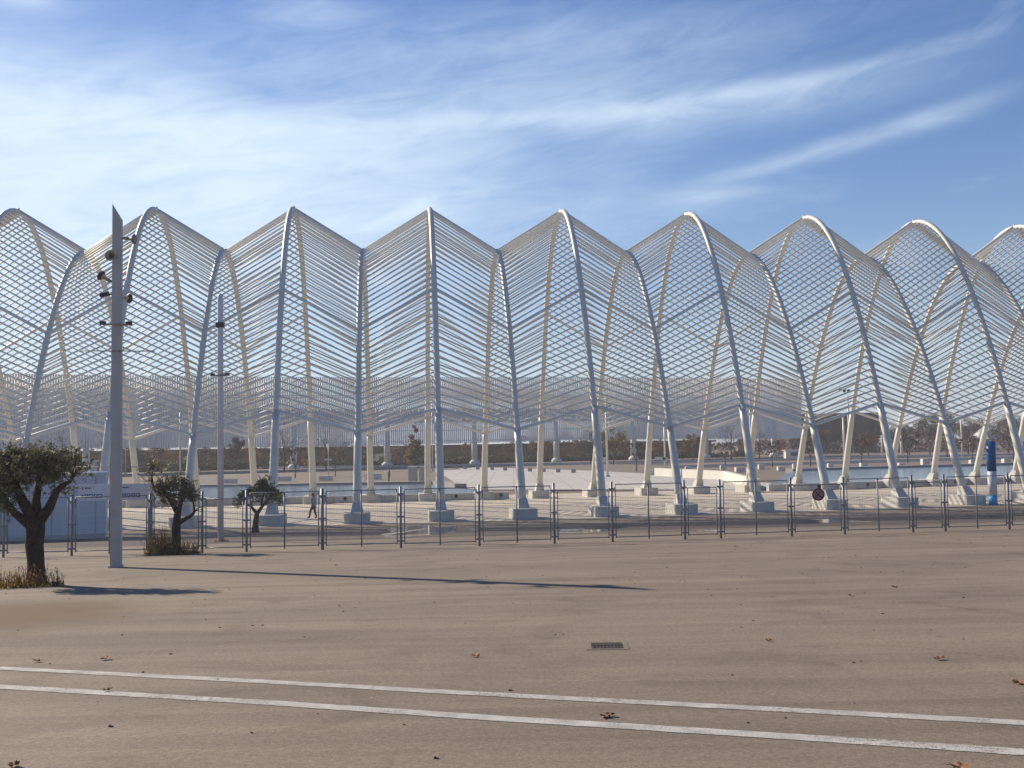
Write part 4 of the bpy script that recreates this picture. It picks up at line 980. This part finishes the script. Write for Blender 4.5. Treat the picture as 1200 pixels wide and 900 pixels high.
# ------------------------------------------------------------------ signposts, masts, benches
def thin_post(px, py, pt, r, label, name='signpost', cat='signpost', panels=(), cams=()):
    p = spot(px, py); t = thing(name, label, cat, p); H = level(px, pt, p.y).z
    MB().tube([(0, 0, -.1), (0, 0, H)], [r, r*.8], 8).build('pole', M['white'], t); MB().tube([(0, 0, -.05), (0, 0, .25)], r*2.2, 8).build('foot', M['concrete'], t)
    for (dx, y_, w, h_) in panels:
        z = level(px, y_, p.y).z; sc = p.y / F; MB().box((dx*sc, -.12, z), (w*sc, .08, h_*sc)).build('sign_panel', M['brightstone'], t)
    for (dx, y_, r_) in cams:
        z = level(px, y_, p.y).z; sc = p.y / F; MB().tube([(dx*sc, -.25, z), (dx*sc, .25, z)], [r_*sc, r_*sc*.5], 10).build('speaker', M['dark'], t); MB().tube([(0, 0, z), (dx*sc, 0, z)], .04, 5).build('arm', M['dark'], t)
    return t
thin_post(712, 559, 466, .16, 'thin white signpost with dark round speakers and a white board', panels=((-5, 537.5, 12, 3.2),), cams=((-4, 475.5, 1.8), (4.5, 477, 2.0), (-2, 481, 1.6)))
thin_post(780, 557, 494, .15, 'thin white signpost with one white board right of the yellow tree', panels=((-6, 537, 12, 3.4), (0, 538, 6, 4)))
thin_post(881, 553, 463, .13, 'thin white mast near the right end of the screen wall', 'mast', 'mast')
thin_post(996, 539, 464, .20, 'tall pale mast with a floodlight head in front of the flared building', 'mast', 'mast', cams=((-9, 456, 2.0), (-4, 458, 2.0), (1, 458, 2.0)))
thin_post(990, 538, 489, .30, 'shorter thick pale mast left of the floodlight mast', 'mast', 'mast')
thin_post(1057, 536, 510, .3, 'short white mast right of the reddish tree', 'mast', 'mast'); thin_post(1128, 538, 484, .16, 'thin pale mast behind the short arch at the right', 'mast', 'mast')
thin_post(1034, 536, 510, .2, 'small white mast between two bare trees', 'mast', 'mast')
thin_post(211, 560, 480, .14, 'thin white mast left of the second gallery leg at the left', 'mast', 'mast'); thin_post(147, 556, 500, .14, 'thin white mast close behind the tall speaker post', 'mast', 'mast')
thin_post(361, 553, 490, .10, 'thin white mast beneath the gallery near the left pool', 'mast', 'mast'); thin_post(507, 552, 470, .11, 'thin white mast behind the middle arch', 'mast', 'mast')
thin_post(385, 559, 520, .08, 'low signpost with a small white board behind the left pool', panels=((0, 538.5, 9, 2.0),)); 

def block(px, py, w, h, d, label, name='stone_block', cat='block', m='brightstone', group=None):
    p = spot(px, py); t = MB().box((0, 0, h/2), (w, d, h)).build(name, M[m], None, p, .05); return tag(t, label, cat, group)
block(333, 563.5, 2.0, .65, .8, 'white stone bench on the gravel behind the left pool', 'stone_bench', 'bench')
block(382, 563, 1.9, .65, .8, 'white stone bench right of the first, behind the left pool', 'stone_bench', 'bench')
block(438, 561.5, 2.2, .8, .8, 'white stone bench left of the distant standing person', 'stone_bench', 'bench')
block(270, 566, 1.8, .6, .8, 'white stone bench behind the slim white post', 'stone_bench', 'bench')
for k, px in enumerate((535, 545, 560, 577, 592, 607, 621, 637, 654, 672)):
    block(px, 549.2 + k*.55, .7, .6, .7, ordinal(k + 1) + ' grey cube bollard from left along the white court edge', 'bollard', 'bollard', 'kerb', 'cube bollards along the white court')
for k, (px, py, w, h) in enumerate(((762, 557, 1.0, .7), (806, 552, .8, .7), (813, 555, .7, .6), (847, 550.5, .8, .7), (867, 553, 1.3, .7), (892, 550, .9, .8), (915, 551.5, 1.0, .6), (932, 549.5, .8, .8), (943, 552, .9, .6), (973, 549, .8, .8), (1012, 549.5, 1.0, .9), (1056, 547, .9, .6), (1084, 545, 1.1, 1.0), (1107, 549.5, .8, .6), (1140, 544, 1.0, .7), (1179, 542.5, 1.1, .7))):
    block(px, py, w, h, w, 'small white stone block, ' + ordinal(k + 1) + ' from left on the right hand gravel', 'stone_block', 'block', 'brightstone', 'white blocks scattered on the right gravel')
# grey service kiosk pair beside the court
for k, (px, w) in enumerate(((484, 1.4), (496.5, 1.3))):
    p = spot(px, 567.5); t = thing('service_box', ('wide' if k == 0 else 'narrow') + ' grey service box at the corner of the left pool', 'service box', p)
    MB().box((0, 0, 1.05), (w*.72, 1.2, 2.1)).build('body', M['pole'], t); MB().box((0, 0, 2.14), (w*.72 + .1, 1.3, .08)).build('lid', M['brightstone'], t)

# ------------------------------------------------------------------ thin haze
hm = bpy.data.materials.new('haze'); hm.use_nodes = True; ht = hm.node_tree; ht.nodes.clear()
pv = ht.nodes.new('ShaderNodeVolumePrincipled'); pv.inputs['Color'].default_value = (.93, .96, 1.0, 1); pv.inputs['Density'].default_value = .00048; pv.inputs['Anisotropy'].default_value = .2
ho = ht.nodes.new('ShaderNodeOutputMaterial'); ht.links.new(pv.outputs[0], ho.inputs['Volume'])
hb = MB().box((0, 1100, 20), (5400, 3400, 50)).build('haze', hm); tag(hb, kind='stuff')
